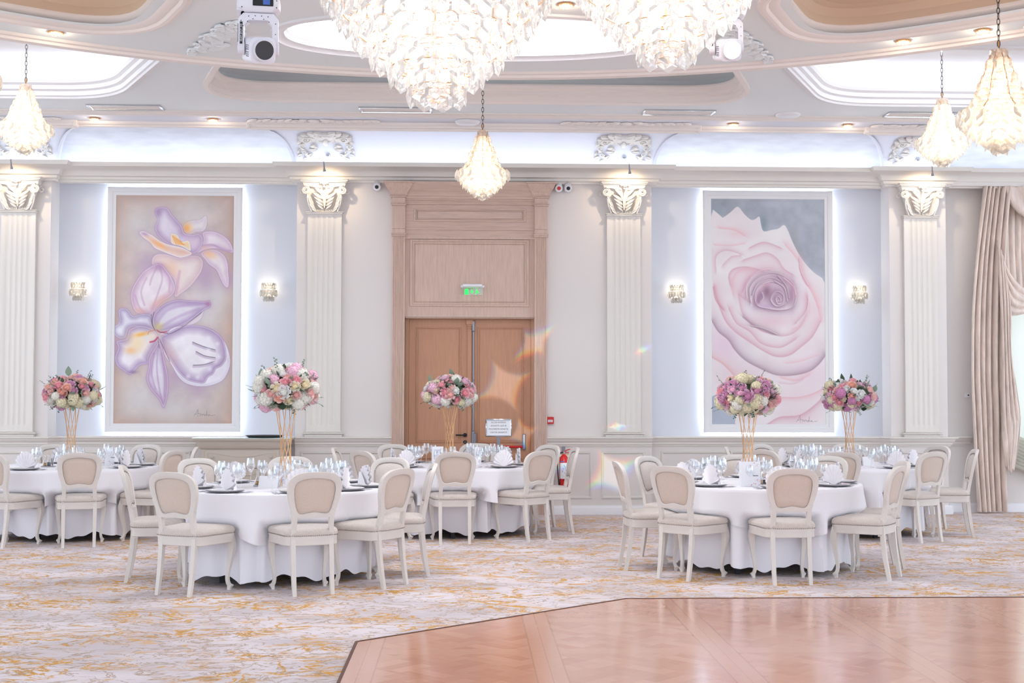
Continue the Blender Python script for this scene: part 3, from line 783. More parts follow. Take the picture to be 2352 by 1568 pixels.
# ------------------------------------------------------------------ tables and cloths
RT = .90
def dented(phi, z, r, t):
    """cloth pushed in by the seats that stand under it"""
    k = 1 if z < .47 else max(0, 1-(z-.47)/.07)
    for seat, dx, dy, a in SEAT[t]:
        # seat front line in chair frame
        fx, fy = cos(a), sin(a); sx, sy = -fy, fx
        # distance along the ray until it crosses the line fwd = .26
        ux, uy = cos(phi), sin(phi)
        denom = ux*fx+uy*fy
        if denom > -.5: continue
        q = (.252+dx*fx+dy*fy)/denom          # ray * q has forward coordinate .25 from the chair
        lat = (ux*q-dx)*sx+(uy*q-dy)*sy
        if q < r+.06:
            wgt = max(0, min(1, (.29-abs(lat))/.06)); wgt = wgt*wgt*(3-2*wgt)*k
            r = r+(min(max(q, .66), r)-r)*wgt
    return r
def cloth(t, seed, hemf, foldamp, flare, rt, ztop, nph, folds):
    rnd = random.Random(seed); ph = [(rnd.choice(folds), rnd.uniform(0, 6.28), rnd.uniform(.5, 1)) for _ in range(4)]
    N = 200; rings = []
    for rr in (.02, .3, .6, rt-.02, rt-.006):
        rings.append([(rr*cos(2*pi*k/N), rr*sin(2*pi*k/N), ztop) for k in range(N)])
    rings.append([(rt*cos(2*pi*k/N), rt*sin(2*pi*k/N), ztop-.004) for k in range(N)])
    for j in range(1, nph+1):
        s = j/nph; ring = []
        for k in range(N):
            p = 2*pi*k/N; hem = hemf(p); z = ztop-.006-(ztop-hem)*s
            f = sum(amp*(1-2*abs(sin(.5*(n*p+o+.8*sin(2*p+o))))**.8) for n, o, amp in ph)/1.7
            drop = (ztop-z)
            r = rt+flare*drop+foldamp*f*min(1, drop/.3)*(1+.4*s)
            r = dented(p, z, r, t)
            ring.append((r*cos(p), r*sin(p), z))
        rings.append(ring)
    m = MB(); m.loft(rings, True)
    o = len(m.v); m.v.append((0, 0, ztop)); m.f += [(o, (k+1) % N, k) for k in range(N)]
    return m
for i, (t, (c, nm)) in enumerate(TB.items()):
    tb = thing('banquet_table', 'round table on black legs under the white cloths, '+nm, 'table', (c[0], c[1], 0), 0, 'round banquet tables')
    m = MB(); m.lathe([(.01, .70), (.88, .70), (.885, .71), (.885, .725), (.88, .732), (.01, .732)], 64); m.build('tabletop', M['black'], tb)
    for k in range(4):
        a = pi/4+k*pi/2+.25*i; m = MB(); x, y = .6*cos(a), .6*sin(a)
        m.bbox(x-.022, x+.022, y-.022, y+.022, 0, .70, .003); m.build('leg', M['black'], tb)
    rr = random.Random(i+3); o1 = rr.uniform(0, 6); o2 = rr.uniform(0, 6)
    sk = cloth(t, 11+i, lambda p: .075+.025*sin(9*p+o1)+.012*sin(23*p+o2), .05, .07, RT-.06, .736, 16, (13, 17, 22, 29))
    q = sk.build('table_skirt', M['skirt'], None, ang=80, loc=(c[0], c[1], 0)); tag(q, 'satin white underskirt reaching almost to the carpet, '+nm, 'table skirt', 'underskirts of the banquet tables')
    oc = cloth(t, 31+i, lambda p: .40+.055*cos(4*p+o1+1)+.012*sin(11*p+o2), .042, .085, RT, .745, 12, (9, 12, 16, 21))
    q = oc.build('tablecloth', M['cloth'], None, ang=80, loc=(c[0], c[1], 0)); tag(q, 'white linen overlay cloth hanging halfway down, '+nm, 'tablecloth', 'overlay cloths of the banquet tables')
ZT = .7455

# ------------------------------------------------------------------ place settings
def me_of(mb, name, mt, ang=38):
    import bmesh
    me = mb.mesh(name, mt, True, ang); bm = bmesh.new(); bm.from_mesh(me); bmesh.ops.recalc_face_normals(bm, faces=bm.faces); bm.to_mesh(me); bm.free()
    me.set_sharp_from_angle(angle=radians(ang)); return me
m = MB(); m.lathe([(.005, .004), (.07, .004), (.09, .008), (.138, .017), (.142, .019), (.142, .022), (.136, .021), (.092, .013), (.07, .010), (.005, .010)], 36, caps=True)
PLATE = me_of(m, 'plate', M['china'])
m = MB(); m.lathe([(.09, .001), (.1, .0), (.152, .012), (.155, .014), (.15, .0155), (.1, .004), (.08, .004)], 36); CHARGER = me_of(m, 'charger', M['charger'])
def napkin_mesh(seed):
    rnd = random.Random(seed); m = MB(); n = 9; R = .175; top = []; bot = []; mid = []
    for k in range(2*n+1):
        f = k/(2*n); a = radians(14)+(pi-radians(28))*f; d = .011 if k % 2 else -.009
        r = R*(.80+.22*sin(a)+rnd.uniform(-.02, .03))
        top.append((r*cos(a)*.78, d+.012, .012+r*sin(a)*.95)); bot.append((.012*cos(a), 0, .010)); mid.append((r*cos(a)*.42, d*.7+.006, .012+r*sin(a)*.48))
    m.loft([bot, mid, top], False)
    m.loft([[(x, y+.004, z) for x, y, z in bot], [(x*1.0, y+.014, z-.004) for x, y, z in mid], [(x*.98, y+.018, z-.008) for x, y, z in top]], False)
    # pointed tail folded behind the fan
    m.loft([[(-.03, .03, .01), (.0, .05, .012), (.085, .06, .01)], [(.0, .035, .06), (.03, .05, .065), (.075, .058, .06)], [(.045, .045, .118), (.055, .05, .125), (.065, .055, .115)]], False)
    m.loft([[(.085, .06, .01), (.10, .02, .01)], [(.075, .058, .06), (.082, .035, .05)], [(.065, .055, .115), (.066, .05, .112)]], False)
    return me_of(m, 'napkin', M['napkin'], 15)
NAP = [napkin_mesh(k) for k in range(4)]
def glass_mesh(h, rb, bowl, nm):
    st = h-bowl
    m = MB(); m.lathe([(.002, .0), (.034, .0), (.034, .0025), (.012, .006), (.0042, .014), (.0038, st*.7), (.006, st-.004), (.012, st+.004), (rb*.62, st+bowl*.16), (rb*.95, st+bowl*.34), (rb, st+bowl*.45), (rb*.93, st+bowl*.75), (rb*.80, h), (rb*.77, h), (rb*.9, st+bowl*.75), (rb*.96, st+bowl*.45), (rb*.9, st+bowl*.34), (rb*.5, st+bowl*.15), (.003, st+.008)], 20)
    return me_of(m, nm, M['wineglass'], 60)
GL = [('tall', glass_mesh(.225, .040, .125, 'wine_glass')), ('medium', glass_mesh(.205, .043, .115, 'wine_glass')), ('small', glass_mesh(.18, .038, .10, 'wine_glass'))]
def fork_mesh():
    m = MB(); m.loft([[(-w_, y, z), (w_, y, z), (w_, y, z+.002), (-w_, y, z+.002)] for w_, y, z in ((.006, -.1, .001), (.006, -.05, .002), (.003, .0, .004), (.004, .03, .003), (.011, .045, .003), (.012, .06, .004))], True, caps=True)
    for k in range(4):
        x = -.0105+.007*k; m.box(x-.0015, x+.0015, .058, .1, .004, .0065)
    return me_of(m, 'fork', M['steel'])
def knife_mesh():
    m = MB(); m.loft([[(-w_, y, z), (w2, y, z), (w2, y, z+.0025), (-w_, y, z+.0025)] for w_, w2, y, z in ((.006, .006, -.11, .001), (.007, .007, -.06, .002), (.005, .005, -.01, .002), (.003, .009, .01, .002), (.003, .010, .08, .002), (.001, .002, .115, .002))], True, caps=True)
    return me_of(m, 'knife', M['steel'])
FORK, KNIFE = fork_mesh(), knife_mesh()
def put(name, me, x, y, z, rz, label, cat, group, tilt=0):
    o = link(name, me); o.location = (x, y, z); o.rotation_euler = (tilt, 0, rz); return tag(o, label, cat, group)
rs = random.Random(5)
for t, seats in SEAT.items():
    c, nm = TB[t]
    for seat, dx, dy, a in seats:
        ph = atan2(dy, dx)+rs.uniform(-.03, .03); u = (cos(ph), sin(ph)); s = (-u[1], u[0])
        at = lambda r, l: (c[0]+u[0]*r+s[0]*l, c[1]+u[1]*r+s[1]*l)
        rz = ph+pi/2   # local -y points outward
        wh = '%s seat, %s' % (seat, nm)
        x, y = at(.72, 0)
        p = put('plate', PLATE, x, y, ZT+.001, 0, 'white dinner plate at %s' % wh, 'plate', 'dinner plates on the tables')
        g_ = link('charger', CHARGER, p, label='grey metallic under-plate rim')
        put('napkin', rs.choice(NAP), x, y, ZT+.006, rz+rs.uniform(-.5, .5), 'white fan-folded napkin at %s' % wh, 'napkin', 'fan-folded napkins')
        for k, (sz, me) in enumerate(GL):
            gx, gy = at((.50, .46, .53)[k]+rs.uniform(-.012, .012), (-.02, -.11, -.19)[k]+rs.uniform(-.015, .015))
            put('wine_glass', me, gx, gy, ZT+.0005, 0, '%s clear wine glass at %s' % (sz, wh), 'glass', 'empty wine glasses')
        for k in range(2):
            fx, fy = at(.72, .172+.026*k); put('fork', FORK, fx, fy, ZT+.001, rz+pi+pi, '%s fork beside the plate at %s' % (('inner', 'outer')[k], wh), 'fork', 'steel forks')
            fx, fy = at(.72, -.172-.026*k); put('knife', KNIFE, fx, fy, ZT+.001, rz, '%s knife beside the plate at %s' % (('inner', 'outer')[k], wh), 'knife', 'steel knives')

# cruet sets, cards
def cruet(loc, nm):
    r = thing('cruet_set', 'oil and vinegar cruet set with toothpicks, '+nm, 'cruet set', loc, 0, 'cruet sets on the tables')
    m = MB(); m.bbox(-.07, .07, -.04, .04, 0, .012, .004); m.build('tray', M['steel'], r)
    for k, (x, mt) in enumerate(((-.038, M['oil']), (.0, M['black']))):
        m = MB(); m.lathe([(.002, .012), (.026, .012), (.028, .03), (.022, .05), (.009, .085), (.008, .105), (.012, .112), (.002, .113)], 16, (x, 0, 0)); b = m.build('bottle', M['wineglass'], r)
        m = MB(); m.lathe([(.002, .014), (.023, .014), (.024, .03), (.019, .046), (.002, .046)], 16, (x, 0, 0)); m.build('filling', mt, b)
        m = MB(); m.ball((x, 0, .122), .011, 8, 6); m.build('stopper', M['wineglass'], b)
    m = MB(); m.lathe([(.002, .012), (.014, .012), (.015, .055), (.012, .055), (.002, .02)], 12, (.042, 0, 0)); m.build('toothpick_holder', M['wineglass'], r)
    m = MB()
    for k in range(8):
        a = k*.8; m.tube([(.042+.004*cos(a), .004*sin(a), .015), (.042+.016*cos(a), .016*sin(a), .095)], .0012, 4)
    m.build('toothpicks', M['ink'], r)
def folded_card(name, loc, rz, w_, h, d, label, cat, group, prints=None):
    r = thing(name, label, cat, loc, rz, group)
    m = MB(); t_ = .0012
    m.prism([(-d, 0), (-t_, h), (t_, h), (d, 0), (d-.002, 0), (0, h-.006), (-d+.002, 0)], -w_/2, w_/2, lambda a, b, e: (e, a, b))
    m.build('card', M['paper'], r, False)
    return r
def menu_card(loc, rz, w_, h, label, style):
    r = thing('menu_card', label, 'menu card', loc, rz, 'menu cards on the tables')
    m = MB(); m.box(-w_/2, w_/2, -.001, .001, 0, h); m.box(-w_/2, -w_/2+.0015, 0, w_*.5, 0, h); m.build('card', M['paper'], r, False)
    m = MB(); rr = random.Random(int(w_*1e4)); m2 = MB()
    if style == 'floral':
        for k in range(34):
            x = rr.uniform(-.1, 1)*w_/2; z = rr.choice((rr.uniform(.02, .3), rr.uniform(.75, .98), rr.uniform(0, 1)))*h; q = rr.uniform(.0015, .004)
            x = min(x, w_/2-.006)
            m.add([(x+q*cos(k2), -.0016, z+q*sin(k2)) for k2 in (0, 1.26, 2.5, 3.77, 5)], [(0, 1, 2, 3, 4)])
        for k in range(5): m2.box(w_*.12+k*.009, w_*.12+k*.009+.006, -.0016, -.001, h*.42, h*.42+.009)
    else:
        for k in range(5): m.add([(w_*.28+.008*cos(k*1.3)+q2*.005, -.0016, h*.92+.006*sin(k*1.7)) for q2 in (0, .5, 1)], [(0, 1, 2)])
        for k in range(14):
            z = h*.82-k*h*.055; m2.box(-w_*(.38-.12*(k % 3)*.5), w_*(.36-.1*((k+1) % 3)*.6), -.0016, -.001, z, z+.0022)
    m.build('printed_blossoms', M['pink_ink'], r, False); m2.build('printed_lines', M['ink'] if style == 'floral' else M['blue_ink'], r, False)
for t, (dx, dy) in {'fl': (-.19, .08), 'fr': (-.02, -.32), 'bl': (-.22, -.12), 'bm': (.16, .1), 'br': (.16, -.02)}.items():
    c, nm = TB[t]; cruet((c[0]+dx, c[1]+dy, ZT), nm)
c = TB['fl'][0]
folded_card('tent_card', (c[0]-.1, c[1]-.12, ZT), -.1, .165, .10, .05, 'blank white tent card before the gold stand on front left table', 'tent card', 'blank tent cards')
folded_card('tent_card', (TB['fr'][0][0]+.25, TB['fr'][0][1]+.06, ZT), .1, .15, .10, .05, 'blank white tent card beside the cruets on front right table', 'tent card', 'blank tent cards')
folded_card('tent_card', (TB['br'][0][0]+.2, TB['br'][0][1]-.12, ZT), -.1, .12, .10, .05, 'blank white tent card right of the stand on back right table', 'tent card', 'blank tent cards')
menu_card((c[0]-.07, c[1]+.28, ZT), .1, .11, .19, 'menu card with red motif behind the gold stand, front left table', 'text')
menu_card((TB['fr'][0][0]-.19, TB['fr'][0][1]-.53, ZT), .03, .165, .215, 'large white menu card with pink blossoms, front right table', 'floral')
menu_card((TB['bm'][0][0]-.20, TB['bm'][0][1]+.1, ZT), .15, .125, .2, 'printed menu card left of the stand, table before the doors', 'text')
menu_card((TB['bm'][0][0]+.25, TB['bm'][0][1]-.02, ZT), .3, .07, .2, 'narrow menu card right of the stand, table before the doors', 'floral')
menu_card((TB['br'][0][0]-.35, TB['br'][0][1]+.1, ZT), -.2, .09, .2, 'menu card among the glasses, back right table', 'floral')
menu_card((TB['bl'][0][0]+.36, TB['bl'][0][1]+.12, ZT), .2, .10, .2, 'menu card right of the flower stand, back left table', 'floral')
# holder of folded paper napkins on the front left table
r = thing('napkin_holder', 'clear holder packed with white paper napkins, front left table', 'napkin holder', (c[0]+.17, c[1]+.2, ZT), .05)
m = MB(); m.box(-.085, .085, -.03, -.028, 0, .1); m.box(-.085, .085, .028, .03, 0, .1); m.box(-.085, .085, -.03, .03, 0, .003); m.build('holder', M['wineglass'], r, False)
m = MB()
for k in range(9): x = -.078+.0175*k; m.box(x, x+.016, -.024+.004*(k % 2), .024, .004, .135+.004*(k % 3))
m.build('paper_napkins', M['paper'], r, False)

# ------------------------------------------------------------------ flower centrepieces
def rose_mesh(nm, col_in, col_out, seed, open_=1.0):
    rnd = random.Random(seed); m = MB(); layers = 5
    fi = []
    for L in range(layers):
        n = (3, 4, 5, 6, 7)[L]; R = (.18, .38, .6, .82, 1.0)[L]; H = (.62, .60, .52, .38, .2)[L]
        for k in range(n):
            a0 = 2*pi*(k+.5*L)/n+rnd.uniform(-.15, .15); wd = 2*pi/n*.78; rings = []
            for i in range(4):
                s_ = i/3; row = []
                for j in range(5):
                    q = (j/4-.5); a = a0+q*wd*(1-.1*s_)
                    r = R*(.35+.65*sin(s_*pi/2)**.8)*(1+.08*(s_ > .9)); z = -.35*(1-s_)+H*s_ - .14*abs(q)*2*s_*(L > 1)
                    row.append((r*cos(a), r*sin(a), z))
                rings.append(row)
            m.loft(rings, False)
    m.ball((0, 0, .0), .5, 10, 6, (1, 1, .9))
    mt = mat(nm+'_petals', col_out, .6, sheen=.15)
    nt = mt.node_tree; v = nt.nodes.new('ShaderNodeTexCoord'); ln = nt.nodes.new('ShaderNodeVectorMath'); ln.operation = 'LENGTH'
    nt.links.new(v.outputs['Object'], ln.inputs[0])
    rp = nt.nodes.new('ShaderNodeValToRGB'); rp.color_ramp.elements[0].position = .35; rp.color_ramp.elements[0].color = col_in; rp.color_ramp.elements[1].position = .95; rp.color_ramp.elements[1].color = col_out
    nt.links.new(ln.outputs['Value'], rp.inputs[0]); nt.links.new(rp.outputs[0], nt.nodes['Principled BSDF'].inputs['Base Color'])
    return me_of(m, nm, mt, 60)
def hydrangea_mesh(nm, colr, seed):
    rnd = random.Random(seed); m = MB()
    m.ball((0, 0, -.05), .88, 10, 7)
    for k in range(46):
        z = 1-1.35*(k+.5)/46; r = sqrt(max(0, 1-z*z)); a = k*2.4
        n = Vector((r*cos(a), r*sin(a), z)); q = n.to_track_quat('Z', 'Y'); tw = rnd.uniform(0, 1.5); c0 = n*rnd.uniform(.88, .96)
        for p in range(4):
            b = tw+p*pi/2; vs = [Vector((.0, 0, 0)), Vector((.15*cos(b-.6), .15*sin(b-.6), .05)), Vector((.27*cos(b), .27*sin(b), .02)), Vector((.15*cos(b+.6), .15*sin(b+.6), .05))]
            m.add([tuple(c0+q @ x) for x in vs], [(0, 1, 2, 3)])
    return me_of(m, nm, mat(nm+'_florets', colr, .7, var=.12, vscale=3), 30)
def leafsprig_mesh(nm, mt, seed, n=1, long=1.0):
    rnd = random.Random(seed); m = MB()
    if n == 1:
        rings = []
        for i in range(7):
            t = i/6; wd = .42*sin(pi*t**.8)+.01; rings.append([(-wd, .12*abs(wd), t*1.3), (0, -.02*sin(pi*t), t*1.3), (wd, .12*abs(wd), t*1.3)])
            rings[-1] = [(x, y+.25*t*t, z) for x, y, z in rings[-1]]
        m.loft(rings, False)
    else:
        m.tube([(0, 0, 0), (.05, .05, long*.5), (.0, .15, long)], .02, 5)
        for k in range(n):
            t = (k+1)/n; s_ = 1 if k % 2 else -1; c0 = Vector((0, .15*t*t, long*t)); w_ = .14; L = .3
            d = Vector((s_*.8, rnd.uniform(-.4, .4), .55)).normalized(); side = d.cross(Vector((0, 1, 0))).normalized()
            m.add([tuple(c0), tuple(c0+d*L*.5+side*w_), tuple(c0+d*L), tuple(c0+d*L*.5-side*w_)], [(0, 1, 2, 3)])
    return me_of(m, nm, mt, 60)
ROSES = {'blush': rose_mesh('rose', rgb(236, 176, 168), rgb(248, 222, 218), 1), 'pink': rose_mesh('rose', rgb(236, 150, 162), rgb(248, 203, 210), 2),
         'cream': rose_mesh('rose', rgb(246, 228, 186), rgb(250, 244, 230), 3), 'white': rose_mesh('rose', rgb(235, 232, 225), rgb(246, 244, 246), 4),
         'peach': rose_mesh('rose', rgb(240, 168, 146), rgb(250, 214, 202), 5), 'mauve': rose_mesh('rose', rgb(206, 136, 172), rgb(234, 194, 220), 6),
         'lilac': rose_mesh('peony', rgb(236, 180, 204), rgb(247, 218, 232), 8)}
HYD = {'white': hydrangea_mesh('hydrangea', rgb(240, 236, 226), 1), 'pink': hydrangea_mesh('hydrangea', rgb(242, 196, 216), 2), 'magenta': hydrangea_mesh('hydrangea', rgb(212, 142, 184), 3), 'ivory': hydrangea_mesh('hydrangea', rgb(232, 222, 190), 4)}
LEAF = [leafsprig_mesh('leaf', M['leaf'], 1), leafsprig_mesh('leaf', M['leaf_pale'], 2)]
SPRIG = [leafsprig_mesh('sprig', M['leaf'], 3, 7, 1.4), leafsprig_mesh('sprig', M['leaf_pale'], 4, 9, 1.6)]
def centrepiece(t, label, rx, rz_, zc, pal, hyd, seed, dx=0, dy=0):
    rnd = random.Random(seed); c = TB[t][0]
    r = thing('flower_centrepiece', label, 'flower arrangement', (c[0]+dx, c[1]+dy, ZT), 0, 'tall flower centrepieces')
    top = zc-ZT-rz_*.75; n = 9
    for k in range(n):
        a = 2*pi*k/n; tw = 2.1
        m = MB(); b0 = Vector((.075*cos(a), .075*sin(a), 0)); b1 = Vector((.095*cos(a+tw), .095*sin(a+tw), top+.05))
        m.tube([b0, (b0+b1)/2*1.0+Vector((0, 0, 0)), b1], .0034, 6); m.build('gold_rod', M['gold'], r)
    zz = zc-ZT
    m = MB(); m.ball((0, 0, zz), 1, 18, 12, (rx*.74, rx*.74, rz_*.72)); m.build('foliage_core', M['foam'], r)
    N = 98; R3 = []
    for k in range(N):
        z = 1-1.86*(k+.5)/N; rr = sqrt(max(0, 1-z*z)); a = k*2.39996+rnd.uniform(-.15, .15)
        R3.append(Vector((rr*cos(a), rr*sin(a), z)))
    for k, n_ in enumerate(R3):
        jit = rnd.uniform(.84, 1.0); pos = Vector((n_.x*rx*jit, n_.y*rx*jit, zz+n_.z*rz_*jit*(1 if n_.z > 0 else .8)))
        nn = Vector((n_.x/rx, n_.y/rx, n_.z/rz_)).normalized(); nn = (nn+Vector((rnd.uniform(-.3, .3), rnd.uniform(-.3, .3), rnd.uniform(-.2, .3)))).normalized()
        q = nn.to_track_quat('Z', 'Y')
        q2 = rnd.random()
        low = n_.z < -.1
        if q2 < (.5 if low else .14):
            key = rnd.choice(hyd); o = link('hydrangea', HYD[key], r, label=key+' hydrangea head'); sc = rnd.uniform(.05, .068)
        elif q2 < .90:
            key = rnd.choice(pal); o = link('peony' if key == 'lilac' else 'rose', ROSES[key], r, label='%s bloom' % key); sc = rnd.uniform(.042, .06)
        else:
            o = link('leaf', rnd.choice(LEAF), r); sc = rnd.uniform(.06, .085); q = (nn+Vector((rnd.uniform(-.8, .8), rnd.uniform(-.8, .8), .2))).normalized().to_track_quat('Z', 'Y'); pos *= 1.0
        o.location = pos; o.rotation_mode = 'QUATERNION'; o.rotation_quaternion = q; o.scale = (sc, sc, sc)
    for k in range(64):
        a = rnd.uniform(0, 2*pi); z = rnd.uniform(-.85, .9); rr = sqrt(1-z*z); n_ = Vector((rr*cos(a), rr*sin(a), z))
        pos = Vector((n_.x*rx*.92, n_.y*rx*.92, zz+n_.z*rz_*.9*(1 if z > 0 else .85))); d = (n_+Vector((rnd.uniform(-.7, .7), rnd.uniform(-.7, .7), rnd.uniform(-.5, .5)))).normalized()
        o = link('leaf', rnd.choice(LEAF), r); sc = rnd.uniform(.03, .05); o.location = pos; o.rotation_mode = 'QUATERNION'; o.rotation_quaternion = d.to_track_quat('Z', 'Y'); o.scale = (sc, sc, sc)
    for k in range(16):
        a = rnd.uniform(0, 2*pi); z = rnd.choice((rnd.uniform(-.75, -.2), rnd.uniform(.1, .95))); rr = sqrt(1-z*z); n_ = Vector((rr*cos(a), rr*sin(a), z))
        pos = Vector((n_.x*rx*.9, n_.y*rx*.9, zz+n_.z*rz_*.9)); d = (n_+Vector((0, 0, rnd.uniform(-.2, .2)))).normalized()
        o = link('sprig', rnd.choice(SPRIG), r); sc = rnd.uniform(.055, .08); o.location = pos; o.rotation_mode = 'QUATERNION'; o.rotation_quaternion = d.to_track_quat('Z', 'Y'); o.scale = (sc, sc, sc)
centrepiece('fl', 'tall gold-rod stand with pink and cream rose dome, front left table', .275, .215, 1.565, ['blush', 'pink', 'cream', 'white', 'blush', 'lilac', 'cream', 'peach'], ['white', 'pink'], 1, .02, 0)
centrepiece('fr', 'gold-rod stand with pink roses and dark leaves before rose painting', .27, .19, 1.51, ['pink', 'lilac', 'lilac', 'cream', 'blush', 'mauve', 'pink'], ['ivory', 'white'], 2, -.1, 0)
centrepiece('bl', 'gold-rod stand with mauve and pink flowers, back left table', .30, .20, 1.53, ['pink', 'blush', 'mauve', 'white', 'peach', 'blush'], ['ivory', 'magenta', 'ivory', 'white'], 3, -.02, 0)
centrepiece('bm', 'gold-rod stand with pale pink flowers before the wooden doors', .285, .19, 1.54, ['pink', 'blush', 'pink', 'lilac', 'white', 'cream', 'lilac'], ['white', 'ivory', 'pink'], 4, -.07, 0)
centrepiece('br', 'gold-rod stand with peach and magenta flowers, back right table', .30, .185, 1.51, ['peach', 'pink', 'blush', 'white', 'cream', 'white', 'lilac'], ['magenta', 'ivory', 'white'], 5, .03, 0)

# ------------------------------------------------------------------ door and its oak surround
YD = 16.80
ds = thing('door_surround', 'tall pale limed-oak door surround with flared cornice and transom panel', 'door surround', (0, YP, 0))
def dy(mb): mb.v = [(x, y-YP, z) for x, y, z in mb.v]; return mb
for nm, xa, xb in (('jamb', -.952, -.79), ('jamb', .862, 1.023)):
    m = MB(); prof = [(xa, YP), (xa, YP-.07)]
    for k in range(5):
        a = xa+.015+k*.027; prof += [(a, YP-.07), (a+.004, YP-.062), (a+.018, YP-.062), (a+.022, YP-.07)]
    prof += [(xb, YP-.07), (xb, YD+.02)]
    m.loft([[(x, min(y, YP) if z > 2.5 else y, z) for x, y in prof] for z in (0, 2.5, 2.505, 3.54)], False)
    dy(m).build(nm, M['wood'], ds)
    xc = (xa+xb)/2; m = MB()
    for z0, z1, hw_, d in ((3.53, 3.55, .09, .085), (3.55, 3.57, .095, .09), (3.57, 3.63, .082, .075), (3.63, 3.925, .082, .08), (3.925, 3.945, .092, .09), (3.945, 3.96, .10, .10), (3.96, 4.03, .085, .085), (4.03, 4.05, .1, .1), (4.05, 4.065, .11, .11)):
        m.bbox(xc-hw_, xc+hw_, YP-d, YP, z0, z1, .003)
    rings = []
    for z, e in ((4.065, .11), (4.09, .118), (4.12, .135), (4.16, .165), (4.2, .18), (4.205, .19), (4.22, .195)):
        rings.append([(xc-e, YP, z), (xc-e, YP-e, z), (xc+e, YP-e, z), (xc+e, YP, z)])
    m.loft(rings, True, caps=True)
    # faceted diamond panel on the block
    z0, z1, h_ = 3.65, 3.905, .055
    m.add([(xc-h_, YP-.081, z0), (xc+h_, YP-.081, z0), (xc+h_, YP-.081, z1), (xc-h_, YP-.081, z1), (xc, YP-.102, z0+.07), (xc, YP-.102, z1-.07)], [(0, 1, 4), (1, 2, 5, 4), (2, 3, 5), (3, 0, 4, 5)])
    dy(m).build('capital_block', M['wood'], ds)
m = MB(); m.box(-.80, .87, YP-.035, YP, 3.53, 3.96)
m.box(-.80, .87, YP-.055, YP, 3.62, 3.64)
frame_on(m, -.68, .753, 3.725, 3.90, YP-.035, [(0, 0), (.004, .014), (.02, .016), (.028, .004), (.034, .010), (.04, .012)]); m.box(-.63, .70, YP-.043, YP-.03, 3.77, 3.855)
dy(m).build('frieze', M['wood_h'], ds)
m = MB(); pf = [(3.94, .04), (3.95, .055), (3.965, .055), (3.97, .045), (3.99, .045), (3.995, .06), (4.01, .06), (4.015, .075), (4.045, .075), (4.05, .085), (4.07, .09), (4.09, .095), (4.105, .11), (4.13, .12), (4.15, .14), (4.165, .145), (4.18, .16), (4.22, .165), (4.22, 0)]
m.loft([[(x, YP-d, z) for z, d in pf] for x in (-.80, .87)], False)
dy(m).build('cornice', M['wood_h'], ds)
m = MB(); m.box(-.79, .862, YP-.02, YP, 2.51, 3.535); m.box(-.785, .857, YP, YD, 2.495, 2.509)
frame_on(m, -.728, .793, 2.641, 3.50, YP-.02, [(0, 0), (.004, .016), (.016, .020), (.026, .016), (.032, .002), (.05, -.004+.006), (.058, .010), (.062, .002)])
m.box(-.66, .725, YP-.024, YP-.018, 2.71, 3.43); m.box(-.79, .862, YP-.05, YP-.02, 3.505, 3.53)
dy(m).build('transom_panel', M['wood'], ds)
do = thing('door_1', 'honey-brown double wooden doors with red panic bar and black handle', 'door', (0, YD, 0)); do['kind'] = 'structure'
def dd(mb): mb.v = [(x, y-YD, z) for x, y, z in mb.v]; return mb
m = MB(); m.box(-.79, -.742, YD-.06, YD+.05, 0, 2.51); m.box(.824, .862, YD-.06, YD+.05, 0, 2.51); m.box(-.742, .824, YD-.06, YD+.05, 2.485, 2.51); dd(m).build('frame', M['wood_door'], do)
for x0, x1 in ((-.74, .045), (.05, .822)):
    m = MB(); m.box(x0, x1, YD-.02, YD+.02, .01, 2.483)
    a, b = (x0+.09, x1-.12) if x0 < 0 else (x0+.09, x1-.09)
    for z0, z1 in ((.905, 2.385), (.18, .72)):
        frame_on(m, a, b, z0, z1, YD-.02, [(0, 0), (.004, .012), (.014, .014), (.02, .002), (.026, -.006+.008)]); m.box(a+.03, b-.03, YD-.026, YD-.018, z0+.03, z1-.03)
    lf_ = dd(m).build('door_leaf', M['wood_door'], do)
    if x0 < 0:
        m = MB(); m.tube([(-.02, YD-.02, 1.005), (-.02, YD-.065, 1.005), (-.14, YD-.068, 1.005)], .009, 8); m.lathe([(.001, 0), (.025, 0), (.025, .01), (.001, .01)], 16)
        m2 = MB(); m2.tube([(-.02, YD-.02, 1.005), (-.02, YD-.032, 1.005)], .026, 16); m2.tube([(-.02, YD-.05, 1.005), (-.02, YD-.065, 1.005), (-.14, YD-.066, 1.005)], .010, 8); m2.tube([(-.02, YD-.03, 1.005), (-.02, YD-.05, 1.005)], .012, 8)
        dd(m2).build('handle', M['black'], lf_)
        m2 = MB(); m2.tube([(-.02, YD-.02, .915), (-.02, YD-.028, .915)], .024, 16); dd(m2).build('keyhole_plate', M['black'], lf_)
        m2 = MB(); m2.bbox(-.024, -.016, YD-.032, YD-.026, .905, .925, .001); dd(m2).build('lock_cylinder', M['steel'], lf_)
    else:
        m2 = MB(); m2.tube([(.12, YD-.06, .855), (.72, YD-.06, .855)], .016, 10); dd(m2).build('panic_bar', M['red'], lf_)
        m2 = MB(); m2.box(.40, .50, YD-.079, YD-.070, .847, .865); dd(m2).build('bar_label', M['label'], lf_)
        for x in (.105, .735):
            m2 = MB(); m2.bbox(x-.02, x+.02, YD-.075, YD-.02, .82, 1.02 if x > .5 else 1.03, .008); dd(m2).build('bar_bracket', M['grey'], lf_)
        m2 = MB(); m2.tube([(.085, YD-.04, 1.0), (.085, YD-.04, 2.47)], .011, 8); m2.bbox(.066, .104, YD-.06, YD-.02, 2.33, 2.47, .008); m2.bbox(.06, .11, YD-.07, YD-.02, .86, 1.06, .01); dd(m2).build('bolt_rod', M['grey'], lf_)
m = MB(); m.box(.012, .058, YD-.045, YD-.02, 0, 2.33)
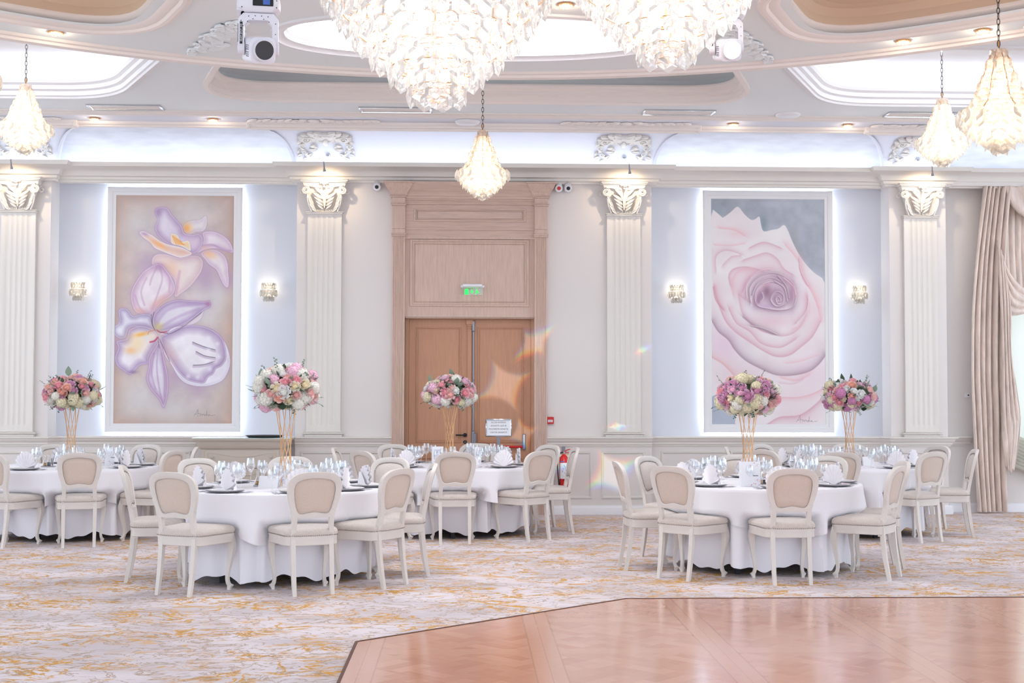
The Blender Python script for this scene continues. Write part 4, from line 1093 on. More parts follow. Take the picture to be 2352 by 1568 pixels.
for z0, z1, e in ((2.33, 2.35, .006), (2.35, 2.37, .0), (2.37, 2.385, .008), (2.385, 2.40, .002), (2.40, 2.42, .01), (2.42, 2.47, .02), (2.47, 2.483, .026)): m.bbox(.012-e, .058+e, YD-.045-e, YD-.02, z0, z1, .002)
dd(m).build('meeting_stile', M['wood_door'], do, label='slim fluted pilaster where the leaves meet')
# exit sign
ex = thing('exit_sign', 'white emergency light bar with green pictogram over the doors', 'exit sign', (.07, YP-.045, 2.90))
m = MB(); m.bbox(-.125, .125, -.05, 0, -.012, .03, .008); m.bbox(-.15, .15, -.025, 0, -.02, .015, .006); m.build('housing', M['white'], ex)
m = MB(); m.box(-.13, .13, -.012, -.009, -.11, -.018); m.build('clear_panel', M['pane'], ex, False)
m = MB()
m.box(-.097, -.052, -.0135, -.0125, -.105, -.035); m.add([(-.015, -.0135, -.045), (.005, -.0135, -.045), (.005, -.0135, -.07), (.015, -.0135, -.07), (-.005, -.0135, -.092), (-.025, -.0135, -.07), (-.015, -.0135, -.07)], [(0, 1, 2, 3, 4, 5, 6)])
m.tube([(.05, -.013, -.04), (.055, -.013, -.045)], .008, 6); m.tube([(.052, -.013, -.052), (.058, -.013, -.075), (.045, -.013, -.085), (.04, -.013, -.1)], .0055, 5); m.tube([(.058, -.013, -.075), (.072, -.013, -.085), (.085, -.013, -.082)], .005, 5); m.tube([(.038, -.013, -.062), (.055, -.013, -.058), (.075, -.013, -.066)], .004, 5)
m.build('green_pictogram', M['green_glow'], ex, False)
m = MB()
for k in range(6): m.ball((-.06+.025*k, -.03, -.022), .004, 6, 4)
m.build('green_diodes', M['green_glow'], ex)

# small wall devices
def device(x, z, col, label):
    r = thing('ceiling_camera', label, 'camera', (x, YP, z))
    m = MB(); m.tube([(0, 0, .03), (0, -.05, .03), (0, -.09, 0)], [.05, .045, .04], 16); m.tube([(0, -.03, .0), (0, -.10, -.01)], [.056, .046], 20); m.build('housing', M['white'], r)
    m = MB(); m.tube([(0, -.1, -.01), (0, -.108, -.011)], .024, 16); m.build('eye', col, r)
    return r
device(-1.15, 4.165, M['black'], 'small round white device with black eye, left of door cornice')
device(1.17, 4.165, M['red'], 'small round white device with red eye, right of door cornice')
device(1.29, 4.165, M['black'], 'small round white device with black eye, rightmost by door cornice')
cp = thing('fire_call_point', 'small red fire alarm call point right of the doors', 'alarm button', (1.065, YP, 1.195))
m = MB(); m.bbox(-.045, .045, -.045, 0, -.045, .045, .006); m.build('box', M['red'], cp)
m = MB(); m.box(-.03, .03, -.047, -.045, -.02, .008); m.build('break_panel', M['label'], cp)
m = MB()
for k in range(4): m.box(-.018+.010*k, -.011+.010*k, -.0482, -.047, -.009, -.003)
m.build('print', M['ink'], cp, False)
th_ = thing('thermostat', 'small white wall control left of the curtain', 'wall control', (6.56, YR, 1.52))
m = MB(); m.bbox(-.035, .035, -.02, 0, -.03, .03, .004); m.build('box', M['white'], th_)
m = MB(); m.tube([(.015, -.02, .005), (.015, -.03, .005)], .009, 10); m.build('dial', M['black'], th_)

# fire extinguisher
fe = thing('fire_extinguisher', 'red fire extinguisher with black hose beside the right chair', 'fire extinguisher', (1.235, YP-.085, .24)); fe.scale = (.70, .70, .74)
m = MB(); m.lathe([(.001, .14), (.07, .14), (.078, .15), (.08, .18), (.08, .60), (.074, .65), (.05, .69), (.022, .71), (.018, .73), (.001, .73)], 24); m.build('cylinder', M['red'], fe)
m = MB(); m.lathe([(.001, .72), (.022, .72), (.022, .76), (.001, .76)], 12); m.tube([(0, 0, .75), (0, .0, .80)], .012, 8); m.build('valve', M['steel'], fe)
m = MB(); m.tube([(0, 0, .755), (.05, 0, .785), (.11, 0, .80)], .009, 6); m.tube([(0, 0, .745), (.04, 0, .75), (.09, 0, .745)], .007, 6); m.build('handle', M['red'], fe)
m = MB(); m.tube(crom([(-.015, 0, .745), (-.06, -.005, .74), (-.10, -.01, .68), (-.115, -.01, .55), (-.11, -.02, .38), (-.095, -.03, .25)], 5), .010, 8); m.tube([(-.095, -.03, .26), (-.085, -.03, .17)], [.013, .018], 8); m.tube([(-.1, -.02, .28), (.0, -.082, .28)], .008, 6); m.build('hose', M['black'], fe)
m = MB(); m.loft([[(.0812*sin(a), -.0812*cos(a), z) for a in [-1.1+.2*k for k in range(11)]] for z in (.30, .57)], False); m.build('label', M['label'], fe)
m = MB(); rr = random.Random(4)
for k in range(16):
    a = rr.uniform(-.7, .5); z = .33+.22*(k/16); m.loft([[(.0818*sin(q), -.0818*cos(q), zz) for q in (a, a+.08, a+.16)] for zz in (z, z+rr.uniform(.004, .01))], False)
m.build('label_print', M['ink'], fe, False)
m = MB(); m.loft([[(.082*sin(q), -.082*cos(q), zz) for q in (-.9, -.6, -.3, .1)] for zz in (.585, .60)], False); m.build('blue_print', M['blue_ink'], fe, False)
m = MB(); m.box(-.03, .03, .08, .12, .66, .84); m.box(-.085, .085, .07, .085, .64, .67); m.build('wall_bracket', M['grey'], fe)

# sign stand before the doors
sg = thing('sign_stand', 'silver framed notice on a floor stand before the doors', 'notice stand', (.39, 15.98, 0))
m = MB(); m.lathe([(.001, 0), (.15, 0), (.15, .012), (.02, .03), (.001, .03)], 24); m.build('base', M['grey'], sg)
m = MB(); m.bbox(-.02, .02, -.01, .01, .02, 1.02, .003); m.build('pole', M['grey'], sg)
m = MB(); m.sweep(rect(-.158, .158, 1.01, 1.228), [(0, 0), (0, .018), (.010, .022), (.018, .014), (.018, 0)], lambda a, b, h: (a, -.01-h, b)); m.box(-.158, .158, -.012, .0, 1.01, 1.228); fr = m.build('frame', M['chrome'], sg)
m = MB(); m.box(-.142, .142, -.016, -.013, 1.026, 1.212); m.build('notice_paper', M['paper'], fr, False)
LINES = ['ACCES INTERZIS', 'ACEAST\u0102 U\u0218\u0102 SE', 'FOLOSE\u0218TE DOAR \u00ceN', 'CAZ DE URGEN\u021a\u0102']
for k, tx in enumerate(LINES):
    cu = bpy.data.curves.new('notice_text', 'FONT'); cu.body = tx; cu.size = .0245; cu.align_x = 'CENTER'; cu.extrude = .0003; cu.materials.append(M['ink'])
    o = bpy.data.objects.new('notice_text', cu); COL.objects.link(o)
    dg = bpy.context.evaluated_depsgraph_get(); me = bpy.data.meshes.new_from_object(o.evaluated_get(dg)); bpy.data.objects.remove(o)
    me.transform(Matrix.Translation((0, -.0168, 1.176-.040*k)) @ Matrix.Rotation(pi/2, 4, 'X')); o = link('notice_text', me, fr)

# dresser with a black tray
dr = thing('dresser', 'taupe dresser with wavy drawer fronts under the orchid painting', 'dresser', (-2.76, 16.22, 0))
m = MB(); rings = []
for z, hw_, d in ((.0, .47, .0), (.08, .47, .0), (.09, .485, .0), (.80, .50, 0), (.845, .50, 0)):
    rings.append([(-hw_, .40, z), (-hw_, 0, z), (hw_, 0, z), (hw_, .40, z)])
m.loft(rings, True, caps=True); m.build('carcass', M['dresser'], dr)
m = MB(); o_ = [(-.5, .42), (-.5, 0), (.5, 0), (.5, .42)]
pr_ = []
for z, e in ((.845, .0), (.86, .02), (.90, .045), (.95, .06), (.955, .085), (.965, .09), (.978, .09)): pr_.append([(-.5-e, .42, z), (-.5-e, -e, z), (.5+e, -e, z), (.5+e, .42, z)])
m.loft(pr_, True, caps=True); m.build('crown_moulding', M['dresser'], dr)
m = MB(); m.bbox(-.6, .6, -.1, .42, .979, .987, .002); m.build('glass_top', M['mirror_top'], dr)
for k, (z0, z1) in enumerate(((.62, .835), (.38, .605), (.14, .365))):
    m = MB(); m.bbox(-.455, .455, -.018, 0, z0, z1, .004)
    pts = [(-.42, z0+.02), (.42, z0+.02), (.42, z1-.03)]+[(.42-.84*q/24, z1-.03-.05*(.5-.5*cos(2*pi*q/24))) for q in range(1, 24)]+[(-.42, z1-.03)]
    m.sweep(pts, [(0, 0), (.001, .005), (.005, .005), (.006, 0)], lambda a, b, h: (a, -.018-h, b))
    w_ = m.build('drawer', M['dresser'], dr)
    for s in (-1, 1):
        m = MB(); m.tube([(s*.36, -.018, z1-.085), (s*.36, -.026, z1-.085)], .022, 16); m.ball((s*.36, -.034, z1-.085), .014, 12, 8); m.build('knob', M['dresser'], w_)
for s in (-1, 1):
    for y in (.04, .36):
        m = MB(); m.lathe([(.001, -.0), (.02, 0), (.03, .05), (.02, .07), (.001, .07)], 10, (s*.42, y, 0)); m.build('foot', M['dresser'], dr)
ty = MB(); ty.lathe([(.001, 0), (.2, 0), (.235, .022), (.24, .024), (.2, .008), (.001, .006)], 40)
tag(ty.build('serving_tray', M['black'], None, loc=(-2.50, 16.33, .99)), 'round black tray lying on the taupe dresser', 'tray')

# ------------------------------------------------------------------ paintings
def paint_grid(W_, H_, fn):
    nx, nz = 300, 580
    return nx, nz
def poly_sd(P, X, Y):
    """signed distance (inside positive) to a closed polygon"""
    P = np.array(P); d = np.full(X.shape, 1e9); ins = np.zeros(X.shape, bool)
    for i in range(len(P)):
        a = P[i-1]; b = P[i]; e = b-a; wx = X-a[0]; wy = Y-a[1]
        t = np.clip((wx*e[0]+wy*e[1])/(e@e+1e-9), 0, 1); d = np.minimum(d, (wx-e[0]*t)**2+(wy-e[1]*t)**2)
        c_ = ((a[1] <= Y) & (b[1] > Y)) | ((b[1] <= Y) & (a[1] > Y))
        with np.errstate(divide='ignore', invalid='ignore'): xi = a[0]+(Y-a[1])/(b[1]-a[1]+1e-12)*(b[0]-a[0])
        ins ^= c_ & (X < xi)
    d = np.sqrt(d); return np.where(ins, d, -d)
def line_d(P, X, Y):
    P = np.array(P); d = np.full(X.shape, 1e9)
    for i in range(1, len(P)):
        a = P[i-1]; b = P[i]; e = b-a; wx = X-a[0]; wy = Y-a[1]
        t = np.clip((wx*e[0]+wy*e[1])/(e@e+1e-9), 0, 1); d = np.minimum(d, (wx-e[0]*t)**2+(wy-e[1]*t)**2)
    return np.sqrt(d)
def sm(a, b, x):
    t = np.clip((x-a)/(b-a), 0, 1); return t*t*(3-2*t)
def vnoise(X, Y, sc, seed):
    r = np.random.RandomState(seed); out = np.zeros(X.shape); amp = 1; tot = 0
    for o in range(4):
        g = r.rand(64, 64); x = (X/sc) % 63; y = (Y/sc) % 63; xi = x.astype(int); yi = y.astype(int); fx = x-xi; fy = y-yi; fx = fx*fx*(3-2*fx); fy = fy*fy*(3-2*fy)
        out += amp*((g[yi, xi]*(1-fx)+g[yi, xi+1]*fx)*(1-fy)+(g[yi+1, xi]*(1-fx)+g[yi+1, xi+1]*fx)*fy); tot += amp; amp *= .5; sc = sc/2
    return out/tot
class Canvas:
    def __init__(s, x0, x1, y0, y1, nx, ny):
        s.X, s.Y = np.meshgrid(np.linspace(x0, x1, nx), np.linspace(y0, y1, ny)); s.C = np.zeros((ny, nx, 3)); s.b = (x0, x1, y0, y1)
    def mix(s, col, a): s.C = s.C*(1-a[..., None])+np.array(col, float)*a[..., None]
    def petal(s, P, cin, cedge, soft=40, rim=(240, 235, 240), halo=None, streak=0, seed=0, line=(140, 110, 140)):
        P = crom(P, 4, True); sd_ = poly_sd(P, s.X, s.Y)
        if halo: s.mix(halo, .38*np.exp(-np.maximum(-sd_, 0)/12)*(sd_ < 2))
        a = sm(-1.5, 1.5, sd_); t = np.clip(sd_/soft, 0, 1)**.8
        col = np.array(cedge, float)*(1-t[..., None])+np.array(cin, float)*t[..., None]
        n = vnoise(s.X, s.Y, 60, seed)[..., None]; col = col+(n-.5)*22
        s.C = s.C*(1-a[..., None])+col*a[..., None]
        s.mix(rim, .5*sm(4.5, 1.0, np.abs(sd_-4))); s.mix(line, .35*sm(1.8, .2, np.abs(sd_+.2)))
    def spot(s, x, y, rx, ry, col, al, rot=0):
        u = (s.X-x)*cos(rot)+(s.Y-y)*sin(rot); v = -(s.X-x)*sin(rot)+(s.Y-y)*cos(rot)
        s.mix(col, al*np.exp(-((u/rx)**2+(v/ry)**2)))
    def stroke(s, P, w_, col, al=.8, taper=True, n=5):
        P = crom(P, n); d = line_d(P, s.X, s.Y); s.mix(col, al*sm(w_, w_*.15, d))
    def shade(s, P, w_, col, al=.6, side=1):
        """soft shadow on one side of a fold, crisp along the line"""
        P = np.array(crom(P, 4)); d = np.full(s.X.shape, 1e9); sg = np.zeros(s.X.shape)
        for i in range(1, len(P)):
            a = P[i-1]; b = P[i]; e = b-a; wx = s.X-a[0]; wy = s.Y-a[1]; t = np.clip((wx*e[0]+wy*e[1])/(e@e+1e-9), 0, 1)
            q = (wx-e[0]*t)**2+(wy-e[1]*t)**2; k = q < d; d = np.where(k, q, d); sg = np.where(k, wx*e[1]-wy*e[0], sg)
        d = np.sqrt(d); on = np.where(sg*side > 0, np.exp(-d/w_), np.exp(-d/1.6)); s.mix(col, al*on)
def signature(c, x, y, k):
    for P in ([(0, 12), (12, 0), (26, -26), (24, 8), (26, 16)], [(8, 2), (40, 0)], [(38, 14), (42, 2), (48, 4), (50, 12), (54, 3), (60, 3), (62, 12)], [(74, 4), (66, 6), (68, 12), (76, 8), (80, -20), (78, 12)], [(94, 4), (86, 8), (90, 13), (96, 6), (98, 12), (130, 8)]):
        c.stroke([(x+a*k, y+b*k) for a, b in P], 1.6, (110, 105, 112), .8, n=3)
def orchid():
    c = Canvas(120, 800, 115, 1450, 272, 530)
    n = vnoise(c.X, c.Y, 170, 1)[..., None]; n2 = vnoise(c.X, c.Y, 60, 2)[..., None]
    ex = np.minimum(np.minimum(c.X-120, 800-c.X), np.minimum(c.Y-115, 1450-c.Y)); e = np.exp(-np.maximum(ex, 0)/60)[..., None]
    c.C = np.array((212, 198, 194.))+(n-.5)*np.array((0, 14, 26.))+(n2-.5)*34-e*np.array((20, 34, 44.))*(.5+n2)
    for x, y, r_ in ((250, 300, 120), (560, 190, 110), (650, 800, 90), (250, 1300, 130), (480, 1380, 120), (700, 680, 90)): c.spot(x, y, r_, r_, (216, 218, 220), .5)
    for x, y in ((470, 1180), (300, 520), (640, 560), (780, 600), (600, 1240), (640, 610), (130, 1010)): c.spot(x, y, 60, 70, (186, 158, 188), .6)
    V = (236, 230, 238); pu = (172, 140, 182); hl = (178, 146, 182)
    c.petal([(330, 520), (335, 480), (365, 460), (420, 462), (480, 480), (540, 470), (595, 470), (622, 500), (618, 550), (590, 600), (550, 650), (500, 690), (465, 710), (462, 640), (450, 600), (400, 560), (360, 530)], (240, 226, 224), (216, 184, 190), 50, halo=hl)
    c.spot(440, 540, 60, 40, (240, 196, 160), .6, .6); c.stroke([(490, 560), (480, 620), (470, 690)], 14, (212, 170, 190), .6)
    c.petal([(610, 455), (650, 435), (700, 435), (745, 465), (765, 510), (770, 560), (775, 620), (768, 655), (745, 640), (720, 590), (700, 550), (660, 520), (635, 490)], (238, 228, 232), (206, 176, 204), 34, halo=hl)
    c.spot(660, 460, 40, 22, (242, 188, 130), .7, .4)
    c.petal([(620, 332), (680, 325), (740, 350), (780, 390), (798, 440), (788, 450), (760, 440), (700, 425), (640, 430), (600, 450), (588, 448), (612, 410), (626, 370)], (232, 220, 228), (204, 174, 204), 36, halo=hl); c.stroke([(620, 410), (680, 405), (740, 432), (785, 440)], 11, (188, 152, 190), .7); c.spot(625, 420, 40, 14, (236, 190, 170), .5)
    c.petal([(505, 300), (530, 270), (570, 260), (605, 255), (635, 232), (645, 255), (640, 300), (620, 325), (580, 330), (545, 345), (520, 335)], (236, 230, 232), (214, 196, 212), 30); c.spot(528, 308, 28, 30, (246, 176, 80), .85)
    c.petal([(345, 200), (375, 184), (415, 190), (440, 225), (470, 260), (500, 295), (515, 335), (560, 345), (600, 340), (622, 370), (615, 410), (585, 450), (550, 455), (520, 430), (460, 415), (420, 400), (375, 365), (350, 330), (345, 300), (358, 260), (348, 228)], (222, 210, 226), pu, 44, halo=hl)
    c.spot(390, 270, 26, 60, (234, 230, 236), .7, -.2); c.spot(570, 390, 40, 40, (224, 196, 214), .6); c.spot(368, 215, 20, 24, (160, 126, 176), .6)
    c.petal([(255, 335), (280, 325), (330, 350), (380, 385), (430, 405), (500, 420), (558, 452), (540, 470), (490, 480), (440, 465), (390, 445), (345, 425), (320, 395), (280, 365)], (236, 204, 190), (240, 226, 224), 22, halo=hl); c.spot(370, 405, 50, 13, (244, 176, 110), .85, .5); c.spot(285, 342, 22, 10, (190, 160, 200), .9, .3); c.spot(500, 445, 50, 12, (226, 180, 170), .6, .2)
    c.petal([(436, 340), (452, 338), (478, 350), (496, 385), (540, 380), (552, 420), (548, 440), (500, 415), (445, 400), (435, 370)], (244, 216, 176), (238, 224, 214), 12)
    for k in range(6): c.stroke([(446+9*k, 350+6*k), (458+10*k, 380+4*k), (470+10*k, 405)], 3.2, (242, 150, 50), .85)
    c.petal([(214, 740), (214, 680), (240, 620), (290, 555), (370, 515), (420, 560), (455, 620), (464, 670), (440, 710), (390, 740), (350, 790), (332, 815), (290, 815), (240, 800)], (238, 226, 232), (198, 158, 190), 46, halo=hl)
    for P in ([(370, 520), (390, 600), (370, 680), (335, 780)], [(360, 530), (330, 600), (320, 640)], [(380, 530), (430, 600), (430, 680)], [(235, 700), (260, 770), (300, 812)], [(300, 600), (270, 680), (290, 760)]): c.stroke(P, 9, (196, 152, 188), .45)
    c.spot(380, 740, 60, 26, (236, 180, 150), .5, -.6); c.spot(265, 795, 34, 16, (234, 186, 160), .6, .4); c.spot(370, 540, 30, 24, (176, 136, 174), .6)
    c.petal([(140, 800), (155, 778), (195, 785), (225, 822), (270, 812), (325, 815), (340, 850), (352, 905), (300, 890), (240, 885), (200, 900), (185, 948), (150, 955), (116, 930), (112, 890), (146, 860)], (226, 222, 234), (150, 130, 170), 34, halo=hl); c.spot(150, 905, 22, 30, (238, 240, 246), .7)
    c.petal([(205, 905), (260, 880), (320, 890), (360, 920), (372, 960), (340, 1020), (318, 1060), (315, 1100), (270, 1110), (240, 1140), (210, 1165), (170, 1140), (135, 1110), (125, 1060), (142, 1010), (132, 970), (190, 955)], (238, 232, 238), (156, 126, 172), 46, halo=hl)
    c.spot(250, 980, 60, 50, (246, 220, 170), .75, .6); c.spot(215, 1025, 34, 20, (244, 186, 120), .7); c.spot(275, 930, 44, 12, (244, 172, 60), .8, -.2); c.spot(230, 1150, 24, 9, (130, 105, 150), .6)
    c.petal([(376, 926), (450, 905), (520, 870), (600, 820), (632, 788), (606, 850), (520, 890), (430, 932)], (236, 228, 230), (214, 202, 214), 14)
    c.petal([(346, 900), (340, 830), (370, 780), (420, 745), (480, 728), (550, 732), (640, 736), (664, 732), (668, 768), (630, 790), (570, 838), (500, 880), (430, 905), (376, 916)], (228, 222, 232), (158, 126, 174), 44, halo=hl)
    for P in ([(360, 870), (420, 790), (540, 755), (650, 750)], [(380, 890), (480, 830), (600, 780)]): c.stroke(P, 16, (184, 152, 196), .5)
    c.spot(372, 886, 26, 24, (206, 196, 110), .7); c.stroke([(362, 905), (385, 918), (420, 916)], 6, (190, 50, 80), .8); c.spot(656, 752, 16, 14, (180, 120, 160), .8)
    c.petal([(440, 900), (560, 880), (680, 900), (752, 970), (784, 1060), (780, 1130), (740, 1200), (650, 1232), (560, 1225), (500, 1190), (450, 1110), (400, 1020)], (234, 228, 238), (214, 206, 224), 20, halo=hl)
    c.petal([(385, 950), (430, 920), (500, 885), (570, 875), (640, 885), (710, 920), (748, 970), (764, 1060), (740, 1110), (705, 1130), (690, 1160), (660, 1180), (640, 1212), (600, 1212), (540, 1195), (490, 1150), (450, 1090), (410, 1030)], (238, 232, 238), (162, 130, 176), 62)
    for P in ([(570, 975), (630, 1000), (700, 1020)], [(590, 1030), (640, 1055), (700, 1065)], [(575, 1110), (640, 1105), (700, 1085)]): c.stroke(P, 4.5, (90, 78, 100), .75); c.stroke([(x, y+9) for x, y in P], 9, (160, 130, 170), .4)
    for x, y in ((712, 985), (720, 1060), (600, 1180), (545, 1175), (660, 1020), (670, 1130), (660, 950), (700, 1090)): c.spot(x, y, 13, 13, (246, 244, 250), .6)
    c.spot(440, 1040, 30, 70, (240, 196, 170), .35, -.5)
    c.petal([(376, 975), (396, 1010), (410, 1080), (430, 1170), (432, 1260), (415, 1345), (400, 1352), (380, 1310), (330, 1250), (306, 1190), (316, 1130), (320, 1070), (345, 1020)], (226, 218, 230), (170, 128, 172), 36, halo=hl)
    for P in ([(372, 1000), (365, 1120), (380, 1240), (402, 1330)], [(350, 1040), (335, 1150), (360, 1250)], [(392, 1040), (410, 1180), (410, 1290)]): c.stroke(P, 8, (178, 140, 182), .5)
    for P in ([(345, 800), (335, 860), (352, 905)], [(330, 815), (335, 870), (356, 910)], [(372, 950), (400, 1000), (440, 1090)], [(380, 915), (440, 925), (520, 880), (620, 800)], [(370, 960), (378, 1010)]): c.stroke(P, 2.6, (70, 66, 80), .7)
    c.spot(340, 940, 27, 27, (238, 224, 208), .95); c.stroke([(312, 930), (318, 915), (350, 905)], 4, (226, 130, 60), .7); c.stroke([(325, 975), (350, 968), (368, 948)], 7, (196, 40, 80), .85)
    signature(c, 580, 1392, .95)
    return c
def rose_painting():
    c = Canvas(110, 798, 120, 1476, 272, 530)
    n = vnoise(c.X, c.Y, 150, 5)[..., None]; n2 = vnoise(c.X, c.Y, 50, 6)[..., None]
    c.C = np.array((172, 177, 188.))+(n-.5)*50+(n2-.5)*22
    c.spot(190, 1340, 160, 220, (178, 186, 204), .9); c.spot(480, 150, 70, 30, (196, 202, 212), .6); c.spot(600, 400, 60, 120, (138, 138, 142), .5); c.spot(430, 270, 24, 60, (120, 138, 150), .6); c.spot(130, 200, 60, 40, (140, 158, 168), .5)
    body = [(100, 265), (180, 235), (230, 200), (272, 167), (310, 210), (350, 245), (378, 242), (403, 226), (412, 270), (428, 315), (480, 306), (520, 298), (552, 276), (576, 310), (600, 370), (640, 450), (690, 520), (740, 570), (800, 632), (830, 900), (830, 1500), (300, 1500), (250, 1390), (160, 1290), (90, 1225)]
    sd_ = poly_sd(crom(body, 3, True), c.X, c.Y); a = sm(-1.5, 1.5, sd_); wn = vnoise(c.X, c.Y, 110, 9)[..., None]
    col = np.array((233, 225, 227.))+(wn-.5)*np.array((10, 18, 16.)); c.C = c.C*(1-a[..., None])+col*a[..., None]
    pk = (232, 184, 190); pp = (212, 156, 172); mv = (158, 128, 146); dk = (110, 84, 100)
    for x, y, rx, ry, co, al in ((700, 1150, 130, 120, (236, 212, 222), .8), (180, 1000, 90, 110, (226, 192, 214), .8), (300, 1180, 150, 70, (226, 198, 206), .7), (650, 1420, 160, 60, (232, 208, 214), .7), (480, 860, 120, 40, (230, 190, 200), .7), (430, 560, 150, 70, (232, 200, 206), .5), (260, 330, 60, 30, (234, 196, 200), .6), (740, 800, 40, 120, (232, 204, 208), .6), (640, 1300, 140, 50, (232, 206, 214), .6)): c.spot(x, y, rx, ry, co, al*.8)
    L = [
     ([(115, 862), (150, 920), (210, 970), (250, 1030), (310, 1090), (400, 1140), (500, 1180), (600, 1182), (700, 1158), (760, 1112), (800, 1060)], 26, mv, .8, 1),
     ([(125, 655), (140, 720), (190, 850), (250, 920), (320, 970), (420, 1035), (500, 1070), (580, 1062), (650, 1012), (720, 950), (770, 862)], 24, pp, .75, 1),
     ([(215, 785), (260, 870), (340, 920), (400, 985), (470, 1012), (540, 1012), (620, 965)], 18, pp, .7, 1),
     ([(272, 700), (300, 820), (380, 900), (460, 932), (560, 945), (640, 900), (690, 800), (692, 700)], 16, pp, .6, 1),
     ([(300, 835), (380, 895), (480, 938)], 14, mv, .8, 1),
     ([(280, 705), (350, 750), (440, 795), (510, 800)], 16, pp, .55, 1),
     ([(222, 640), (215, 580), (250, 540), (330, 530), (420, 552)], 22, pp, .7, -1), ([(240, 700), (232, 620), (270, 555), (350, 535)], 18, pk, .7, -1),
     ([(140, 560), (140, 470), (200, 432), (290, 458), (230, 470), (180, 520)], 14, pp, .55, 1), ([(345, 412), (430, 380), (530, 412)], 14, pp, .7, -1),
     ([(305, 488), (380, 462), (450, 445), (510, 480), (550, 540), (600, 572)], 16, pp, .65, -1), ([(560, 400), (640, 500), (660, 600), (730, 700), (770, 850)], 16, pk, .8, 1),
     ([(120, 655), (135, 730), (180, 790)], 10, (206, 130, 146), .7, 1), ([(160, 300), (250, 310), (310, 345)], 14, pk, .8, 1), ([(130, 400), (220, 405), (310, 392)], 9, pk, .7, 1),
     ([(115, 1078), (180, 1118), (250, 1190)], 18, (222, 170, 170), .8, 1), ([(525, 1312), (640, 1312), (740, 1282), (800, 1245)], 16, pk, .9, -1), ([(440, 1476), (520, 1432), (640, 1420), (740, 1352), (800, 1290)], 20, pp, .8, -1), ([(530, 1200), (620, 1215), (700, 1180)], 14, pk, .8, 1), ([(520, 1230), (600, 1235), (660, 1210)], 10, pp, .4, 1),
     ([(680, 700), (700, 780), (660, 870), (600, 900)], 12, pk, .7, 1), ([(640, 540), (700, 650), (760, 780)], 12, pk, .6, 1), ([(560, 1110), (640, 1100), (760, 1060)], 10, pk, .6, 1)]
    for P, w_, co, al, sd2 in L: c.shade(P, w_*.9, co, min(1, al*1.0), sd2)
    c.spot(470, 690, 130, 105, (206, 176, 198), .9, .2); c.spot(520, 700, 60, 60, (170, 136, 158), .6); c.spot(395, 720, 22, 46, (152, 120, 158), .85, .4); c.spot(445, 680, 26, 40, (140, 104, 122), .8); c.spot(598, 690, 18, 80, (176, 134, 164), .8); c.spot(530, 605, 60, 16, (160, 120, 150), .6, .5); c.spot(440, 770, 60, 18, (196, 168, 198), .7)
    for P, w_, co in (([(345, 745), (340, 660), (395, 595), (480, 570), (560, 598), (612, 660), (604, 765), (530, 792), (440, 782), (385, 765), (368, 710), (395, 650), (460, 625), (525, 640), (562, 690), (552, 752), (500, 770), (466, 735), (476, 700), (505, 682), (540, 705), (535, 752), (508, 755), (495, 725), (512, 712), (524, 735), (510, 742)], 3.2, dk),
                      ([(355, 700), (390, 630), (470, 600), (540, 630)], 3, dk), ([(300, 680), (330, 610), (400, 560), (470, 548)], 3.5, mv), ([(320, 720), (318, 650), (350, 600)], 3.5, mv), ([(510, 590), (560, 650), (575, 720)], 4, dk), ([(545, 600), (600, 650), (615, 700)], 3, mv), ([(490, 620), (545, 660), (565, 740)], 3, dk),
                      ([(455, 625), (420, 640), (380, 690), (372, 740)], 3, mv), ([(400, 745), (420, 720), (412, 690)], 2.5, dk), ([(350, 890), (420, 905), (500, 940)], 3, dk), ([(640, 480), (650, 560), (690, 640)], 2.5, mv), ([(620, 870), (680, 800), (695, 720)], 2.5, mv)):
        c.shade(P, 13, mv if co == dk else pp, .7, 1); c.stroke(P, w_*.75, co, .45)
        c.stroke([(x+6, y-5) for x, y in P], 6, (238, 226, 232), .4)
    signature(c, 618, 1448, 1.0)
    return c
def paint_material():
    m, nt, b = nodes_of('oil_paint'); a = nt.nodes.new('ShaderNodeVertexColor'); a.layer_name = 'paint'; nt.links.new(a.outputs[0], b.inputs['Base Color']); b.inputs['Roughness'].default_value = .55
    return m
M['paint'] = paint_material()
